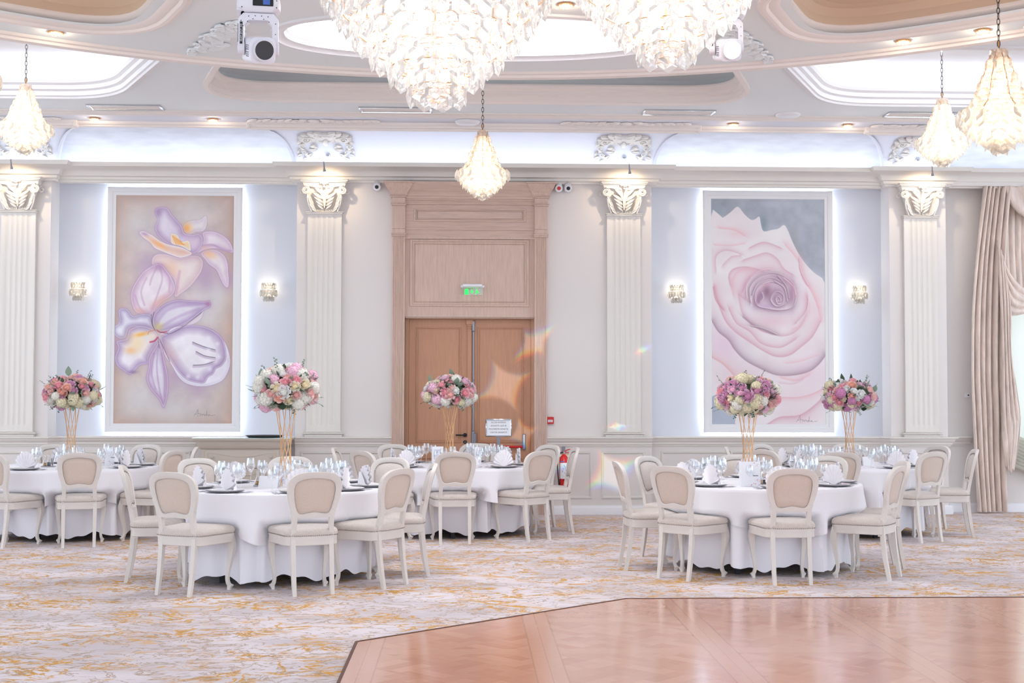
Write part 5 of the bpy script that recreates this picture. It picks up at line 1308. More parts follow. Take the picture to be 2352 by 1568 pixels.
def painting(x0, x1, z0, z1, canvas, label):
    yf = 16.91; r = thing('painting', label, 'painting', ((x0+x1)/2, YN, (z0+z1)/2)); cx, cz = (x0+x1)/2, (z0+z1)/2
    m = MB(); m.sweep(rect(x0-cx, x1-cx, z0-cz, z1-cz), [(0, .04), (0, .085), (.008, .094), (.03, .096), (.045, .088), (.06, .088), (.07, .078), (.104, .074), (.108, .066)], lambda a, b, h: (a, -h, b)); m.box(x0-cx+.01, x1-cx-.01, -.065, -.045, z0-cz+.01, z1-cz-.01)
    m.build('frame', M['white_trim'], r)
    c = canvas(); ny, nx = c.X.shape; a0, a1, b0, b1 = x0-cx+.105, x1-cx-.105, z0-cz+.105, z1-cz-.105
    xs = np.linspace(a0, a1, nx); zs = np.linspace(b1, b0, ny); XX, ZZ = np.meshgrid(xs, zs)
    vs = np.stack([XX, np.full_like(XX, -.067), ZZ], -1).reshape(-1, 3); i = np.arange(nx*ny).reshape(ny, nx)
    fs = np.stack([i[:-1, :-1], i[1:, :-1], i[1:, 1:], i[:-1, 1:]], -1).reshape(-1, 4)
    me = bpy.data.meshes.new('canvas'); me.from_pydata(vs.tolist(), [], fs.tolist()); me.materials.append(M['paint'])
    col = np.clip(c.C, 0, 255)/255; l = np.where(col <= .04045, col/12.92, ((col+.055)/1.055)**2.4).reshape(-1, 3)
    ca = me.color_attributes.new('paint', 'FLOAT_COLOR', 'POINT'); ca.data.foreach_set('color', np.concatenate([l, np.ones((len(l), 1))], 1).astype(np.float32).ravel())
    link('canvas', me, r)
    m = MB(); e = .045; m.sweep(rect(x0-cx+e, x1-cx-e, z0-cz+e, z1-cz-e), [(0, .012), (-.012, .012), (-.012, .04), (0, .04), (0, .012)], lambda a, b, h: (a, -h, b))
    m.build('backlight_strip', M['led_soft'], r, False, label='cool white light strip behind the frame')
painting(-4.63, -2.91, 1.038, 4.19, orchid, 'framed painting of purple and cream orchids on beige, lit from behind')
painting(3.087, 4.795, 1.035, 4.197, rose_painting, 'framed painting of one huge pale pink rose, lit from behind')

# ------------------------------------------------------------------ crystal lamps
def crystal_mesh(mt, nm='crystal'):
    o = [(0, -.5), (.46, -.22), (.47, .2), (.22, .46), (-.22, .46), (-.47, .2), (-.46, -.22)]
    m = MB(); n = len(o); vs = [(x, 0, z) for x, z in o]+[(x*.5, -.10, z*.5) for x, z in o]+[(0, -.055, 0)]+[(x*.5, .06, z*.5) for x, z in o]
    fs = []
    for k in range(n):
        l = (k+1) % n; fs += [(k, l, n+l, n+k), (n+k, n+l, 2*n), (l, k, 2*n+1+k, 2*n+1+l)]
    fs.append(tuple(2*n+1+k for k in range(n)))
    m.add(vs, fs); return me_of(m, nm, mt, 1)
CRY = crystal_mesh(M['crystal']); CRYW = crystal_mesh(M['crystal_warm'])
CAMP = Vector((0, 0, 1.55))
def chandelier(label, loc, tiers, cme, size, group, rod_top, scale_light, bulbs, frame_mat, canopy=True):
    """tiers: (z, radius, count, tilt, crystal scale) relative to loc"""
    r = thing('chandelier', label, 'chandelier', loc, 0, group)
    items = []
    for ti, (z, rad, cnt, tilt, sc) in enumerate(tiers):
        for k in range(cnt):
            a = 2*pi*(k+.5*(ti % 2))/cnt+.3*ti
            p = Vector((rad*cos(a), rad*sin(a), z)); mt_ = Matrix.Translation(p) @ Matrix.Rotation(a+pi/2, 4, 'Z') @ Matrix.Rotation(tilt, 4, 'X') @ Matrix.Scale(size*sc, 4)
            items.append(((Vector(loc)+p-CAMP).length-.25*(z < 0), mt_))
    items.sort(key=lambda q: q[0])
    for d, mt_ in items[:100]:
        o = link('crystal', cme, r); o.matrix_local = mt_
    if len(items) > 100:
        m = MB(); V = [tuple(v.co) for v in cme.vertices]; F = [tuple(p.vertices) for p in cme.polygons]
        for d, mt_ in items[100:]: m.add([tuple(mt_ @ Vector(v)) for v in V], F)
        o = m.build('crystals_behind', cme.materials[0], r, False); o['kind'] = 'stuff'
    m = MB()
    for z, rad, cnt, tilt, sc in tiers:
        if rad > .03: m.tube([(rad*.97*cos(2*pi*k/32), rad*.97*sin(2*pi*k/32), z+size*sc*.42) for k in range(32)], .0035*size/.09 if cme is CRY else .0016, 5, closed=True)
    srt = sorted(tiers, key=lambda q: q[0])
    for k in range(8):
        a = 2*pi*k/8; m.tube([(max(rad, .01)*.93*cos(a), max(rad, .01)*.93*sin(a), z+size*sc*.42) for z, rad, cnt, tilt, sc in srt], .003*size/.09, 5)
    m.tube([(0, 0, srt[0][0]), (0, 0, srt[-1][0]+size)], .008, 6)
    m.build('frame', frame_mat, r)
    for bz, br, bn in bulbs:
        for k in range(bn):
            a = 2*pi*k/bn+.4; m = MB(); m.ball((br*cos(a), br*sin(a), bz), .02*size/.09+.006, 8, 6, (1, 1, 1.5)); m.build('bulb', M['bulb'] if cme is CRYW else M['bulb_white'], r)
    if rod_top is not None:
        zt = srt[-1][0]+size*.3; L = rod_top-loc[2]
        m = MB(); z = zt; k = 0
        while z < L-.12:
            ax = (.010, 0) if k % 2 else (0, .010)
            pts = [(ax[0]*cos(t)*1.2, ax[1]*cos(t)*1.2, z+.024+.028*sin(t)) for t in [2*pi*q/10 for q in range(10)]]
            m.tube(pts, .0032, 5, closed=True); z += .044; k += 1
        m.build('chain', M['chain'], r)
        m = MB(); m.lathe([(.001, L-.13), (.007, L-.13), (.007, L-.06), (.05, L-.045), (.06, L-.02), (.062, L), (.001, L)], 16); m.build('canopy', M['chrome'], r)
    return r
# pear-shaped small chandelier, 0.78 m tall, bottom of the crystals at z = 0
def pear(s=1.0, big=False):
    T_ = []
    for z, rad, cnt, tilt in ((.04, .03, 4, -.4), (.075, .085, 7, -.35), (.12, .145, 10, -.3), (.165, .20, 13, -.25), (.215, .235, 15, -.15), (.255, .285, 18, -.05), (.30, .215, 13, .0), (.345, .185, 12, .0), (.40, .16, 10, .0), (.455, .145, 9, 0), (.51, .12, 8, 0), (.565, .09, 6, 0), (.62, .08, 6, 0), (.69, .04, 4, .3)):
        T_.append((z*s, rad*s, cnt, tilt, 1.0))
    return T_
def small_ch(label, loc, top, s=1.0, size=.112):
    chandelier(label, loc, pear(s), CRYW, size*s, 'pear-shaped crystal chandeliers', top, 1, ((.58*s, 0, 1), (.42*s, 0, 1), (.2*s, .12*s, 4), (.25*s, .1*s, 3)), M['gold_frame'])
    for dz, e in ((.5, .3), (.2, .7)):
        add_light('chandelier_glow', 'POINT', (loc[0], loc[1], loc[2]+dz*s), e*4*s, WARM, .12)
small_ch('small pear-shaped crystal chandelier hanging before the wooden doors', (.163, 13.9, 3.61), 5.22)
small_ch('small crystal chandelier under the left lit ceiling tray', (-4.68, 13.9, 4.06), 5.36)
small_ch('small crystal chandelier under the right lit ceiling tray', (5.15, 13.9, 4.0), 5.36)
small_ch('larger pear-shaped crystal chandelier at the right edge, nearest the curtain', (4.20, 10.1, 3.435), 4.87, 1.12, .112)
small_ch('crystal chandelier mostly cut off by the left edge', (-3.93, 10.1, 3.66), 4.87, 1.12, .112)
def bigtiers():
    T_ = []
    for z, rad, cnt, tilt in ((.06, .06, 4, -.2), (.065, .18, 9, -.10), (.15, .19, 9, -.04), (.19, .30, 14, -.12), (.275, .315, 14, -.04), (.30, .42, 19, -.12), (.385, .435, 19, -.04), (.42, .53, 24, -.12), (.505, .545, 24, -.04), (.55, .63, 28, -.12), (.635, .64, 28, -.04), (.68, .73, 32, -.12), (.77, .74, 32, -.03), (.86, .75, 32, .0), (.95, .68, 28, .1), (1.02, .48, 20, .3), (1.06, .3, 13, .4)):
        T_.append((z, rad, cnt, tilt, 1.0))
    return T_
for lab, loc, top in (('huge tiered crystal chandelier, left and lower of the two', (-.20, 8.35, 3.385), 4.65), ('huge tiered crystal chandelier, right and higher of the two', (1.285, 8.35, 3.665), 4.65)):
    chandelier(lab, loc, bigtiers(), CRY, .135, 'huge tiered crystal chandeliers', top, 1, ((.2, .12, 4), (.35, .28, 8), (.5, .42, 10), (.72, .55, 12), (.75, .2, 6)), M['gold_frame'])
    for k in range(3): add_light('chandelier_glow', 'POINT', (loc[0]+.3*cos(k*2.1), loc[1]+.3*sin(k*2.1), loc[2]+.55), 5, (1, .95, .9), .2)
# wall sconces
def sconce(x, label):
    r = thing('wall_sconce', label, 'wall lamp', (x, YN, 2.86), 0, 'crystal wall sconces')
    m = MB(); m.bbox(-.05, .05, -.02, 0, -.06, .06, .004); m.tube([(0, -.01, 0), (0, -.08, .0)], .01, 6); m.build('wall_plate', M['chrome'], r)
    k_ = 0
    for z, rad, n, tl in ((.05, .085, 9, 0.05), (-.04, .105, 9, 0), (-.10, .06, 6, -.2)):
        for k in range(n):
            a = pi+pi*(k+.5)/n; o = link('crystal', CRYW, r); o.matrix_local = Matrix.Translation((rad*cos(a), -.075+rad*.75*sin(a), z)) @ Matrix.Rotation(a+pi/2, 4, 'Z') @ Matrix.Rotation(tl, 4, 'X') @ Matrix.Scale(.10, 4)
    m = MB(); m.ball((0, -.075, .03), .022, 8, 6, (1, 1, 1.6)); m.build('bulb', M['bulb'], r)
    add_light('sconce_glow', 'POINT', (x, YN-.085, 2.885), 1.5, WARM, .03)
for x, lab in ((-4.99, 'left of the orchid painting'), (-2.56, 'right of the orchid painting'), (2.735, 'left of the rose painting'), (5.14, 'right of the rose painting')): sconce(x, 'crystal wall sconce glowing warm, '+lab)

# ------------------------------------------------------------------ ceiling fittings
def downlight(x, y, z, lab, e=6):
    r = thing('downlight', lab, 'downlight', (x, y, z), 0, 'recessed crystal downlights')
    m = MB(); m.lathe([(.03, 0), (.065, -.002), (.068, -.012), (.055, -.018), (.04, -.012)], 20); m.build('ring', M['gold_frame'], r)
    m = MB()
    for k in range(10): a = 2*pi*k/10; m.ball((.052*cos(a), .052*sin(a), -.018), .012, 6, 4)
    m.build('crystal_ring', M['crystal_warm'], r); m = MB(); m.lathe([(.001, -.012), (.035, -.012), (.035, -.008)], 14); m.build('lamp', M['bulb'], r)
    add_light('downlight_glow', 'POINT', (x, y, z-.05), e*.35, WARM, .03)
downlight(-3.55, 11.28, ZD, 'recessed downlight above the left lit tray'); downlight(3.83, 11.26, ZD, 'recessed downlight above the right lit tray'); downlight(4.40, 10.9, ZD, 'recessed downlight at the far upper right')
downlight(.78, 10.3, ZD, 'recessed downlight between the two huge chandeliers')
for x, l_ in ((-4.5, 'left end of the strip above orchid painting'), (-3.08, 'right end of the strip above orchid painting'), (3.26, 'left end of the strip above rose painting'), (4.68, 'right end of the strip above rose painting')): downlight(x, 15.82, 4.85, 'recessed downlight, '+l_, 4)
def vent(x, lab):
    r = thing('ceiling_vent', lab, 'air vent', (x, 15.40, H1), 0, 'slot air vents in the ceiling')
    m = MB(); m.sweep(rect(-.43, .43, -.13, .13), [(0, 0), (0, -.014), (.014, -.018), (.03, -.012), (.034, .0)], lambda a, b, h: (a, b, h)); m.build('frame', M['chrome'], r)
    m = MB()
    for k in range(8): m.box(-.40, .40, -.098+.026*k, -.080+.026*k, -.008, -.002)
    m.build('slats', M['ceil_trim'], r, False); m = MB(); m.box(-.40, .40, -.1, .1, -.001, .0); m.build('backing', M['grey'], r, False)
for x, lab in ((-4.02, 'air vent above the orchid painting'), (-.85, 'air vent below the left huge chandelier'), (2.52, 'air vent left of the rose painting bay'), (5.45, 'air vent at the right behind a small chandelier')): vent(x, 'long slot '+lab)
m = MB(); m.lathe([(.001, -.03), (.12, -.028), (.145, -.015), (.15, 0), (.001, 0)], 28); tag(m.build('ceiling_speaker', M['white'], None, loc=(3.86, 15.5, H1)), 'flat round white ceiling speaker right of the middle tray', 'speaker')
m = MB(); m.lathe([(.001, -.045), (.10, -.04), (.14, -.022), (.155, 0), (.001, 0)], 28); tag(m.build('ceiling_speaker', M['white'], None, loc=(.0, 15.83, 4.85)), 'round white grille in the strip above the doors', 'speaker', None)
m = MB(); m.bbox(-.06, .06, -.03, .03, -.02, 0, .004); tag(m.build('motion_sensor', M['white'], None, loc=(4.75, 10.75, ZD)), 'small slotted sensor at the upper right corner', 'sensor')
# carved plaster ornaments
def ornament_cove():
    m = MB()
    for s in (-1, 1):
        for (x0, z0, x1, z1, wd) in ((.02, .35, .14, .43, .09), (.10, .36, .22, .42, .09), (.18, .34, .31, .39, .08), (.24, .31, .35, .34, .07), (.14, .30, .06, .25, .06), (.3, .27, .36, .22, .05), (.18, .20, .10, .15, .05), (.33, .13, .36, .07, .045), (.22, .0, .30, -.03, .05), (.0, .30, .16, .36, .10), (.08, .27, .28, .34, .09), (.16, .26, .34, .30, .08), (.05, .33, .12, .40, .07), (.2, .17, .12, .2, .06), (.22, .12, .11, .13, .055), (.26, .1, .33, .16, .05), (.28, .06, .2, .0, .06), (.3, .05, .37, .02, .05), (.17, .06, .24, .02, .05), (.24, .22, .33, .22, .05)):
            leaf_mb(m, (s*x0, z0), (s*x1, z1), wd, .012, 0, .03)
        scroll(m, s*.24, .31, -.035, .055, 1.6, s, .014); scroll(m, s*.30, .19, -.03, .04, 1.5, -s, .011); scroll(m, s*.27, .09, -.03, .035, 1.4, s, .010)
    leaf_mb(m, (0, .18), (0, .30), .09, .01, 0, .03); m.ball((0, -.02, .36), .05, 10, 8, (1, .6, .8)); leaf_mb(m, (-.12, .385), (.12, .385), .06, .01, 0, .03)
    # bend onto the cove
    out = []
    for x, y, z in m.v:
        t = 1-min(1, max(0, .30+z*1.45/ .78*.5+.0)) if False else None
        u = .80-z/.42*.42      # 1 at the cornice end, 0 at the beam
        b = covepoint(x, max(0, min(1, u)), 0); c2 = covepoint(x, max(0, min(1, u+.02)), 0)
        nrm = Vector((0, c2[2]-b[2], -(c2[1]-b[1]))).normalized()
        if nrm.y > 0: nrm = -nrm
        p = Vector(b)+nrm*(-y); out.append(tuple(p))
    m.v = out; return m
orn = ornament_cove()
for i, (x, wh) in enumerate(PILX):
    mm = MB(); mm.v = [(a, b, c_) for a, b, c_ in orn.v]; mm.f = orn.f
    if i == 0: o0 = mm.build('cove_ornament', M['stone'], None); o = o0
    else: o = o0.copy(); COL.objects.link(o)
    o.location = (x, 0, 0); tag(o, 'carved white leaf ornament on the cove above the '+('leftmost pilaster', 'pilaster left of the doors', 'pilaster right of the doors', 'rightmost pilaster')[i], 'ornament', 'leaf ornaments on the cove')
def band_ornament(w_):
    m = MB(); rr = random.Random(3)
    for s in (-1, 1):
        x = .08
        while x < w_:
            leaf_mb(m, (s*x, rr.uniform(-.06, .02)), (s*(x+.13), rr.uniform(-.02, .07)), .09, .008, 0, .022); scroll(m, s*(x+.05), rr.uniform(-.03, .04), -.015, .035, 1.3, s, .009); x += .085
    leaf_mb(m, (-.07, 0), (.07, 0), .1, .01, 0, .025)
    m.v = [(x, z, y) for x, y, z in m.v]; return m
for i, (x, wh) in enumerate(PILX):
    if i == 0: o0 = band_ornament(.68).build('ceiling_ornament', M['ceil_trim'], None); o = o0
    else: o = o0.copy(); COL.objects.link(o)
    o.location = (x-.06, 15.83, 4.851); tag(o, 'long carved garland on the ceiling strip before the '+('leftmost pilaster', 'pilaster left of the doors', 'pilaster right of the doors', 'rightmost pilaster')[i], 'ornament', 'carved garlands on the ceiling strip')
def disc_ornament():
    m = MB(); rr = random.Random(9)
    for k in range(26):
        u = k/25; cx = .24-.46*u+rr.uniform(-.07, .07); cy = -.42+.85*u+rr.uniform(-.06, .06); a = rr.uniform(-.6, 2.2)
        leaf_mb(m, (cx, cy), (cx+.17*cos(a), cy+.17*sin(a)), .10, .012, 0, .035); scroll(m, cx, cy, -.02, rr.uniform(.03, .06), 1.5, 1 if k % 2 else -1, .012)
    m.v = [(x, z, y) for x, y, z in m.v]; return m
od = disc_ornament().build('ceiling_ornament', M['ceil'], None); od.location = (-2.22, 11.35, ZD+.001); tag(od, 'large carved leaf ornament left of the glowing oval recess', 'ornament', 'large ornaments beside the oval recess')
o = od.copy(); COL.objects.link(o); o.scale = (-1, 1, 1); o.location = (2.5, 11.4, ZD+.001); tag(o, 'large carved leaf ornament right of the glowing oval recess', 'ornament', 'large ornaments beside the oval recess')
# wire-hung spotlights over the capitals
for i, (x, wh) in enumerate(PILX):
    r = thing('wire_spotlight', 'tiny chrome spotlight on a wire over the '+('leftmost capital', 'capital left of the doors', 'capital right of the doors', 'rightmost capital')[i], 'spotlight', (x+.02, 16.22, 4.325), 0, 'wire spotlights over the capitals')
    b = covepoint(0, .76, 0)
    m = MB(); m.lathe([(.001, .0), (.03, .0), (.035, .015), (.02, .04), (.001, .04)], 14, (0, b[1]-16.22, b[2]-4.345)); m.build('rosette', M['chrome'], r)
    m = MB(); m.tube([(0, b[1]-16.22, b[2]-4.345), (.0, (b[1]-16.22)*.4, .16), (.005, 0, .08)], .0022, 5); m.build('wire', M['chrome'], r)
    m = MB(); m.tube([(0.003, 0, .09), (.01, .01, 0)], [.006, .011], 8); m.tube([(.01, .01, 0), (.014, .018, -.035)], [.014, .02], 10); m.build('lamp_head', M['grey'], r)
    m = MB(); m.tube([(.014, .019, -.036), (.0145, .02, -.039)], .018, 10); m.build('lamp', M['bulb'], r)
    add_light('capital_spot', 'SPOT', (x+.035, 16.245, 4.27), 14, (1, .78, .52), .02, (x, 16.62, 4.0), 140, .9)

# ------------------------------------------------------------------ moving-head stage lights
def moving_head(loc, rz, label, lens, s=1.0, text=True):
    r = thing('moving_head_light', label, 'stage light', loc, rz); r.scale = (s, s, s)
    m = MB(); m.loft([[(x*k, y*k2, z) for x, y in roundpoly([(-.19, -.13), (.19, -.13), (.21, 0), (.19, .13), (-.19, .13), (-.21, 0)], .04, 3)] for z, k, k2 in ((.0, .8, .75), (.03, .98, .95), (.09, 1, 1), (.13, .97, .95), (.145, .85, .8))], True, caps=True)
    m.build('base', M['fixture'], r)
    m = MB(); m.bbox(-.05, .14, -.139, -.128, .045, .115, .004); pnl = m.build('display_panel', M['black'], r)
    m = MB(); m.box(.045, .11, -.142, -.1395, .055, .10); m.build('screen', M['blue_ink'], pnl, False)
    m = MB(); m.tube([(0, -.07, .155), (0, -.07, .19), (0, .07, .19), (0, .07, .155)], .012, 6); m.tube([(0, 0, .15), (0, 0, (ZD-loc[2])/s)], .022, 8); m.build('clamp', M['black'], r)
    m = MB()
    arm = [(-.185, -.36), (-.185, -.06), (-.14, -.005), (.14, -.005), (.185, -.06), (.185, -.36), (.13, -.36), (.13, -.12), (.09, -.07), (-.09, -.07), (-.13, -.12), (-.13, -.36)]
    m.prism(arm, -.055, .055); m.tube([(-.19, 0, -.33), (-.125, 0, -.33)], .062, 20); m.tube([(.19, 0, -.33), (.125, 0, -.33)], .062, 20); m.build('yoke', M['fixture'], r, ang=20)
    m = MB(); m.bbox(-.192, -.184, -.026, .026, -.30, -.10, .006); st_ = m.build('name_strip', M['black'], r)
    m = MB(); m.box(-.158, -.150, -.058, -.0555, -.28, -.10); m.bbox(-.170, -.145, -.0575, -.0545, -.30, -.09, .001); sp_ = m.build('front_strip', M['black'], r)
    cu = bpy.data.curves.new('strip_text', 'FONT'); cu.body = 'BEAM SPOT 350'; cu.size = .024; cu.align_x = 'CENTER'; cu.align_y = 'CENTER'; cu.extrude = .0003; cu.materials.append(M['white'])
    o = bpy.data.objects.new('strip_text', cu); COL.objects.link(o); dg = bpy.context.evaluated_depsgraph_get(); me = bpy.data.meshes.new_from_object(o.evaluated_get(dg)); bpy.data.objects.remove(o)
    me.transform(Matrix.Translation((-.1575, -.0590, -.195)) @ Matrix.Rotation(pi/2, 4, 'X') @ Matrix.Rotation(pi/2, 4, 'Z')); link('strip_text', me, sp_)
    # head, tilted down
    def H(p): return tuple(Matrix.Translation((0, 0, -.335)) @ Matrix.Rotation(.28, 4, 'X') @ Matrix.Rotation(.32, 4, 'Z') @ Vector(p))
    m = MB(); rings = []
    for y, k, kz in ((.17, .75, .75), (.14, .95, .95), (.0, 1, 1), (-.12, 1, 1), (-.155, .98, .98), (-.16, .92, .92)):
        rings.append([H((x*k, y, z*kz)) for x, z in roundpoly([(-.122, -.10), (-.09, -.125), (.09, -.125), (.122, -.10), (.122, .09), (.08, .12), (-.08, .12), (-.122, .09)], .03, 3)])
    m.loft(rings, True, caps=True); hd = m.build('head', M['fixture'], r)
    m = MB()
    for j, y in enumerate((-.16, -.175, -.19)): m.tube([H((.0, y, 0)), H((0, y-.012, 0))], .112-.006*j, 24)
    m.build('lens_bezel', M['fixture'], hd)
    m = MB(); m.tube([H((0, -.202, 0)), H((0, -.206, 0))], .088, 24); m.build('lens', lens, hd)
    m = MB()
    for k in range(6): m.box(-.0, .0, 0, 0, 0, 0) if False else None
    for cc in range(2):
        for k in range(6): a = H((-.1225, -.02-.05*cc, .04-.018*k-(.01 if k > 2 else 0))); b = H((-.1225, -.055-.05*cc, .04-.018*k-(.01 if k > 2 else 0))); m.tube([a, b], .0035, 4)
    m.build('vent_slots', M['black'], hd)
    m = MB()
    for x, z in ((-.16, -.08), (-.09, -.035), (-.03, -.03), (.03, -.03), (.09, -.035), (.16, -.1), (-.10, -.085), (.10, -.085), (-.14, -.13), (.16, -.2), (-.05, -.06), (.05, -.06)): m.ball((x, -.056, z), .005, 6, 4)
    m.build('yoke_screws', M['black'], r); m = MB()
    for x, z in ((-.15, .03), (-.16, .1), (.17, .035), (.17, .1)): m.ball((x, -.124, z), .006, 6, 4)
    m.build('base_screws', M['black'], r)
    m = MB(); m.bbox(-.20, -.12, -.10, .10, .0, .03, .01); m.build('carry_handle', M['fixture'], r)
moving_head((-1.225, 7.62, 3.76), .12, 'white moving-head stage light with dark lens, left of the chandeliers', M['lens'], .62)
moving_head((1.79, 8.9, 4.13), -.2, 'white moving-head stage light shining brightly at the camera', M['beam'], .62)
# ------------------------------------------------------------------ window and curtains
wn = MB(); x0, x1, z0, z1 = WX
wn.sweep(rect(x0, x1, z0, z1), [(0, -.005), (0, .03), (.05, .03), (.05, -.03), (.06, -.05)], lambda a, b, h: (a, YR+.15-h, b)); wn.box((x0+x1)/2-.03, (x0+x1)/2+.03, YR+.12, YR+.18, z0, z1); wn.box(x0, x1, YR+.12, YR+.18, 3.1, 3.16)
wf = wn.build('window_1', M['white'], None); tag(wf, 'tall white-framed window behind the curtains', 'window', None, 'structure')
m = MB(); m.box(x0, x1, YR+.148, YR+.152, z0, z1); m.build('pane', M['pane'], wf, False)
def sheet(name, rows, mt, fn, nx=60, parent=None, label=None):
    """rows: list of (z, xl, xr); fn(u, v) -> depth offset"""
    rr_ = crom([(z, a, b) for z, a, b in rows], 8); m = MB(); rings = []
    for i, (z, a, b) in enumerate(rr_):
        v = i/(len(rr_)-1); rings.append([(a+(b-a)*k/nx, fn(k/nx, v), z) for k in range(nx+1)])
    m.loft(rings, False); m.f += [tuple(q[::-1]) for q in []]
    o = m.build(name, mt, parent, ang=80, label=label); md = o.modifiers.new('thickness', 'SOLIDIFY'); md.thickness = .004
    return o
cur = thing('window_curtain', 'champagne satin drapes with swags beside the right-hand window', 'curtain', (0, 0, 0))
fr_ = lambda ph, n, am: (lambda u, v: 16.80-am*abs(sin(n*pi*u+ph+.7*sin(3*v)))**.7*(.7+.5*v)-.03*sin(2.3*pi*u+v))
sheet('hanging_panel', [(.02, 6.60, 6.98), (.1, 6.60, 6.98), (.6, 6.57, 6.97), (1.3, 6.54, 6.98), (1.8, 6.525, 6.97), (2.6, 6.54, 6.98), (3.3, 6.60, 6.99), (3.8, 6.66, 7.02), (4.24, 6.72, 7.06)], M['curtain'], fr_(.3, 5.5, .12), 90, cur)
sheet('rear_panel', [(2.86, 6.98, 7.42), (3.0, 6.97, 7.45), (3.5, 6.95, 7.44), (4.24, 6.93, 7.50)], M['curtain'], lambda u, v: 16.86-.035*abs(sin(6*pi*u)), 60, cur)
# diagonal swag: from high on the panel sweeping out to the right edge and back in
def patch(name, A, B, mt, folds, am, y0=16.66, n=40):
    A = crom(A, 8); B = crom(B, 8); m = MB(); rings = []
    for i in range(len(A)):
        a, b = A[i], B[i]; s_ = i/(len(A)-1); rings.append([(a[0]+(b[0]-a[0])*k/n, y0-am*abs(sin(folds*pi*k/n+.5))*(.3+.7*sin(pi*min(1, s_+.15)))-.03*sin(pi*k/n), a[1]+(b[1]-a[1])*k/n) for k in range(n+1)])
    m.loft(rings, False); o = m.build(name, mt, cur, ang=80); md = o.modifiers.new('thickness', 'SOLIDIFY'); md.thickness = .004; return o
patch('swag', [(6.86, 3.55), (7.0, 3.15), (7.25, 2.88), (7.6, 2.78)], [(6.87, 3.5), (6.95, 2.75), (7.05, 2.55), (7.6, 2.70)], M['curtain'], 4, .05)
patch('cascade', [(6.87, 3.5), (6.88, 2.9), (6.9, 2.2), (6.9, 1.2), (6.93, .85), (6.97, .55)], [(6.95, 3.2), (7.03, 2.6), (7.02, 2.1), (7.10, 1.55), (7.13, 1.15), (7.0, .5)], M['curtain'], 4, .06, 16.64)
patch('cascade', [(6.90, 1.3), (6.9, .95), (6.95, .6)], [(7.15, 1.25), (7.12, .95), (7.06, .55)], M['curtain'], 3, .05, 16.66)
patch('top_swag', [(6.98, 4.24), (7.1, 3.95), (7.4, 3.78), (8.0, 3.7)], [(7.9, 4.24), (8.0, 4.24), (8.1, 4.24), (8.4, 4.24)], M['curtain'], 5, .07, 16.70)
sh_ = MB(); rings = []
for i in range(40):
    v = i/39; z = 4.0-3.25*v; sag = .28*sin(pi*.5)*v**3
    rings.append([(6.94+(9.6-6.94)*k/60, 16.885-.02*sin(18*k/60*pi+4*v)-.02*v*sin(7*k/10), z-.32*v**2*(1-((k/60)*2-1)**2)+.02*sin(14*v+k*.2)) for k in range(61)])
sh_.loft(rings, False); shc = sh_.build('sheer_curtain', M['sheer'], None, ang=80); tag(shc, 'white sheer curtain gathered into a low swag over the window', 'sheer curtain')
m = MB()
for k in range(9): m.tube(crom([(6.94, 16.87-.004*k, 1.1-.05*k), (7.6, 16.84, .80-.045*k), (8.3, 16.83, .70-.04*k), (9.6, 16.87, 1.0-.05*k)], 8), .03, 6)
m.build('sheer_swag', M['sheer'], shc, ang=80, label='gathered white hem below the window')

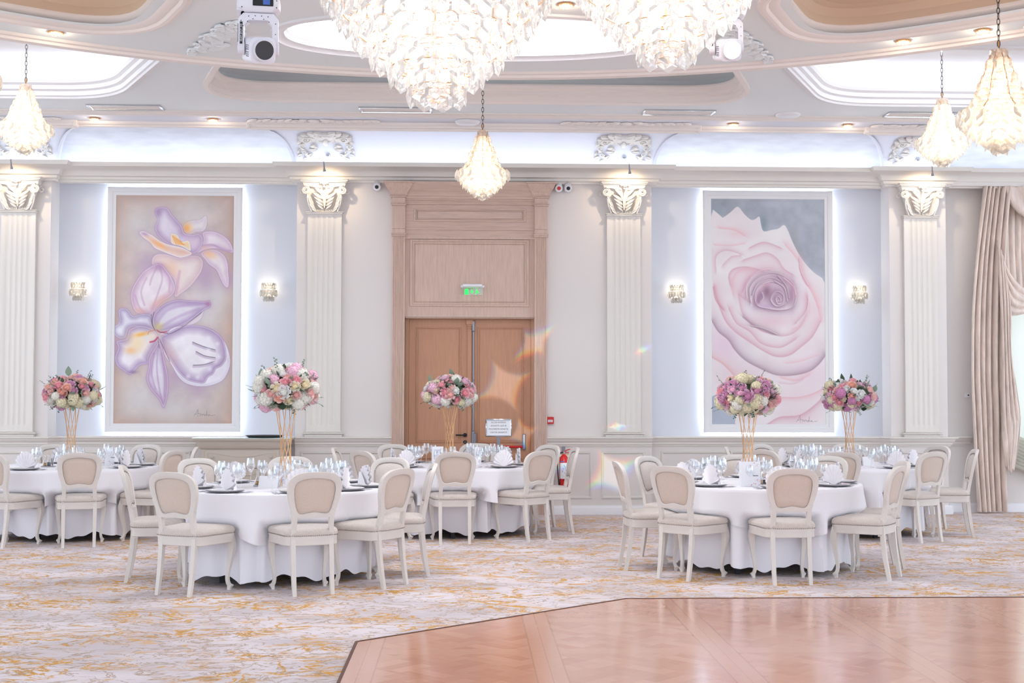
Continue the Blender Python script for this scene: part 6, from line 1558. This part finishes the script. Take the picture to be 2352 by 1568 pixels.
# ------------------------------------------------------------------ patterned beam thrown on the doors
def gobo(loc, aim, energy, shapes, fringe):
    """spot lamp with a star-shaped stencil; red, green and blue are refracted by slightly different amounts"""
    o = add_light('beam_spot', 'SPOT', loc, energy, (1, 1, 1), .0, aim, 40, .0); l = o.data; l.use_nodes = True; nt = l.node_tree
    em = nt.nodes['Emission']; tc = nt.nodes.new('ShaderNodeTexCoord'); sp = nt.nodes.new('ShaderNodeSeparateXYZ'); nt.links.new(tc.outputs['Normal'], sp.inputs[0])
    u = mnode(nt, 'DIVIDE', sp.outputs[0], sp.outputs[2]); v = mnode(nt, 'DIVIDE', sp.outputs[1], sp.outputs[2])
    cb = nt.nodes.new('ShaderNodeCombineColor')
    for ch in range(3):
        tot = None
        for (cx, cy, sx, sy, rot, soft) in shapes:
            k = 1+fringe*(ch-1); du = mnode(nt, 'SUBTRACT', u, cx*k+fringe*.02*(ch-1)); dv = mnode(nt, 'SUBTRACT', v, cy*k-fringe*.02*(ch-1))
            a = mnode(nt, 'DIVIDE', mnode(nt, 'ADD', mnode(nt, 'MULTIPLY', du, cos(rot)), mnode(nt, 'MULTIPLY', dv, sin(rot))), sx)
            b = mnode(nt, 'DIVIDE', mnode(nt, 'SUBTRACT', mnode(nt, 'MULTIPLY', dv, cos(rot)), mnode(nt, 'MULTIPLY', du, sin(rot))), sy)
            f = mnode(nt, 'ADD', mnode(nt, 'POWER', mnode(nt, 'ABSOLUTE', a), .62), mnode(nt, 'POWER', mnode(nt, 'ABSOLUTE', b), .62))
            e = smooth(nt, f, 1.0, soft); tot = e if tot is None else mnode(nt, 'MAXIMUM', tot, e)
        nt.links.new(tot, cb.inputs[ch])
    nt.links.new(cb.outputs[0], em.inputs[0]); em.inputs[1].default_value = 1
    return o

def gobo_from(loc, aim, energy, patches, fringe):
    R_ = (Vector(aim)-Vector(loc)).to_track_quat('-Z', 'Y').inverted(); sh = []
    for (P, a, b, rot, soft) in patches:
        q = R_ @ (Vector(P)-Vector(loc)); sh.append((q.x/q.z, q.y/q.z, a/abs(q.z), b/abs(q.z), rot, soft))
    return gobo(loc, aim, energy, sh, fringe)
gobo_from((.9, 3.6, 3.35), (.8, 16.7, 1.6), 2600, [
    ((.48, 16.78, 1.64), .50, .46, .45, .7), ((.86, 16.6, 2.2), .46, .26, .7, .7), ((.72, 16.74, 1.02), .26, .30, .3, .7),
    ((1.86, 16.66, .52), .48, .42, .5, .72), ((1.92, 16.6, 1.12), .20, .09, .1, .6), ((2.25, 16.62, 2.1), .16, .10, .4, .5), ((1.24, 16.0, .80), .30, .2, .6, .7)], .045)
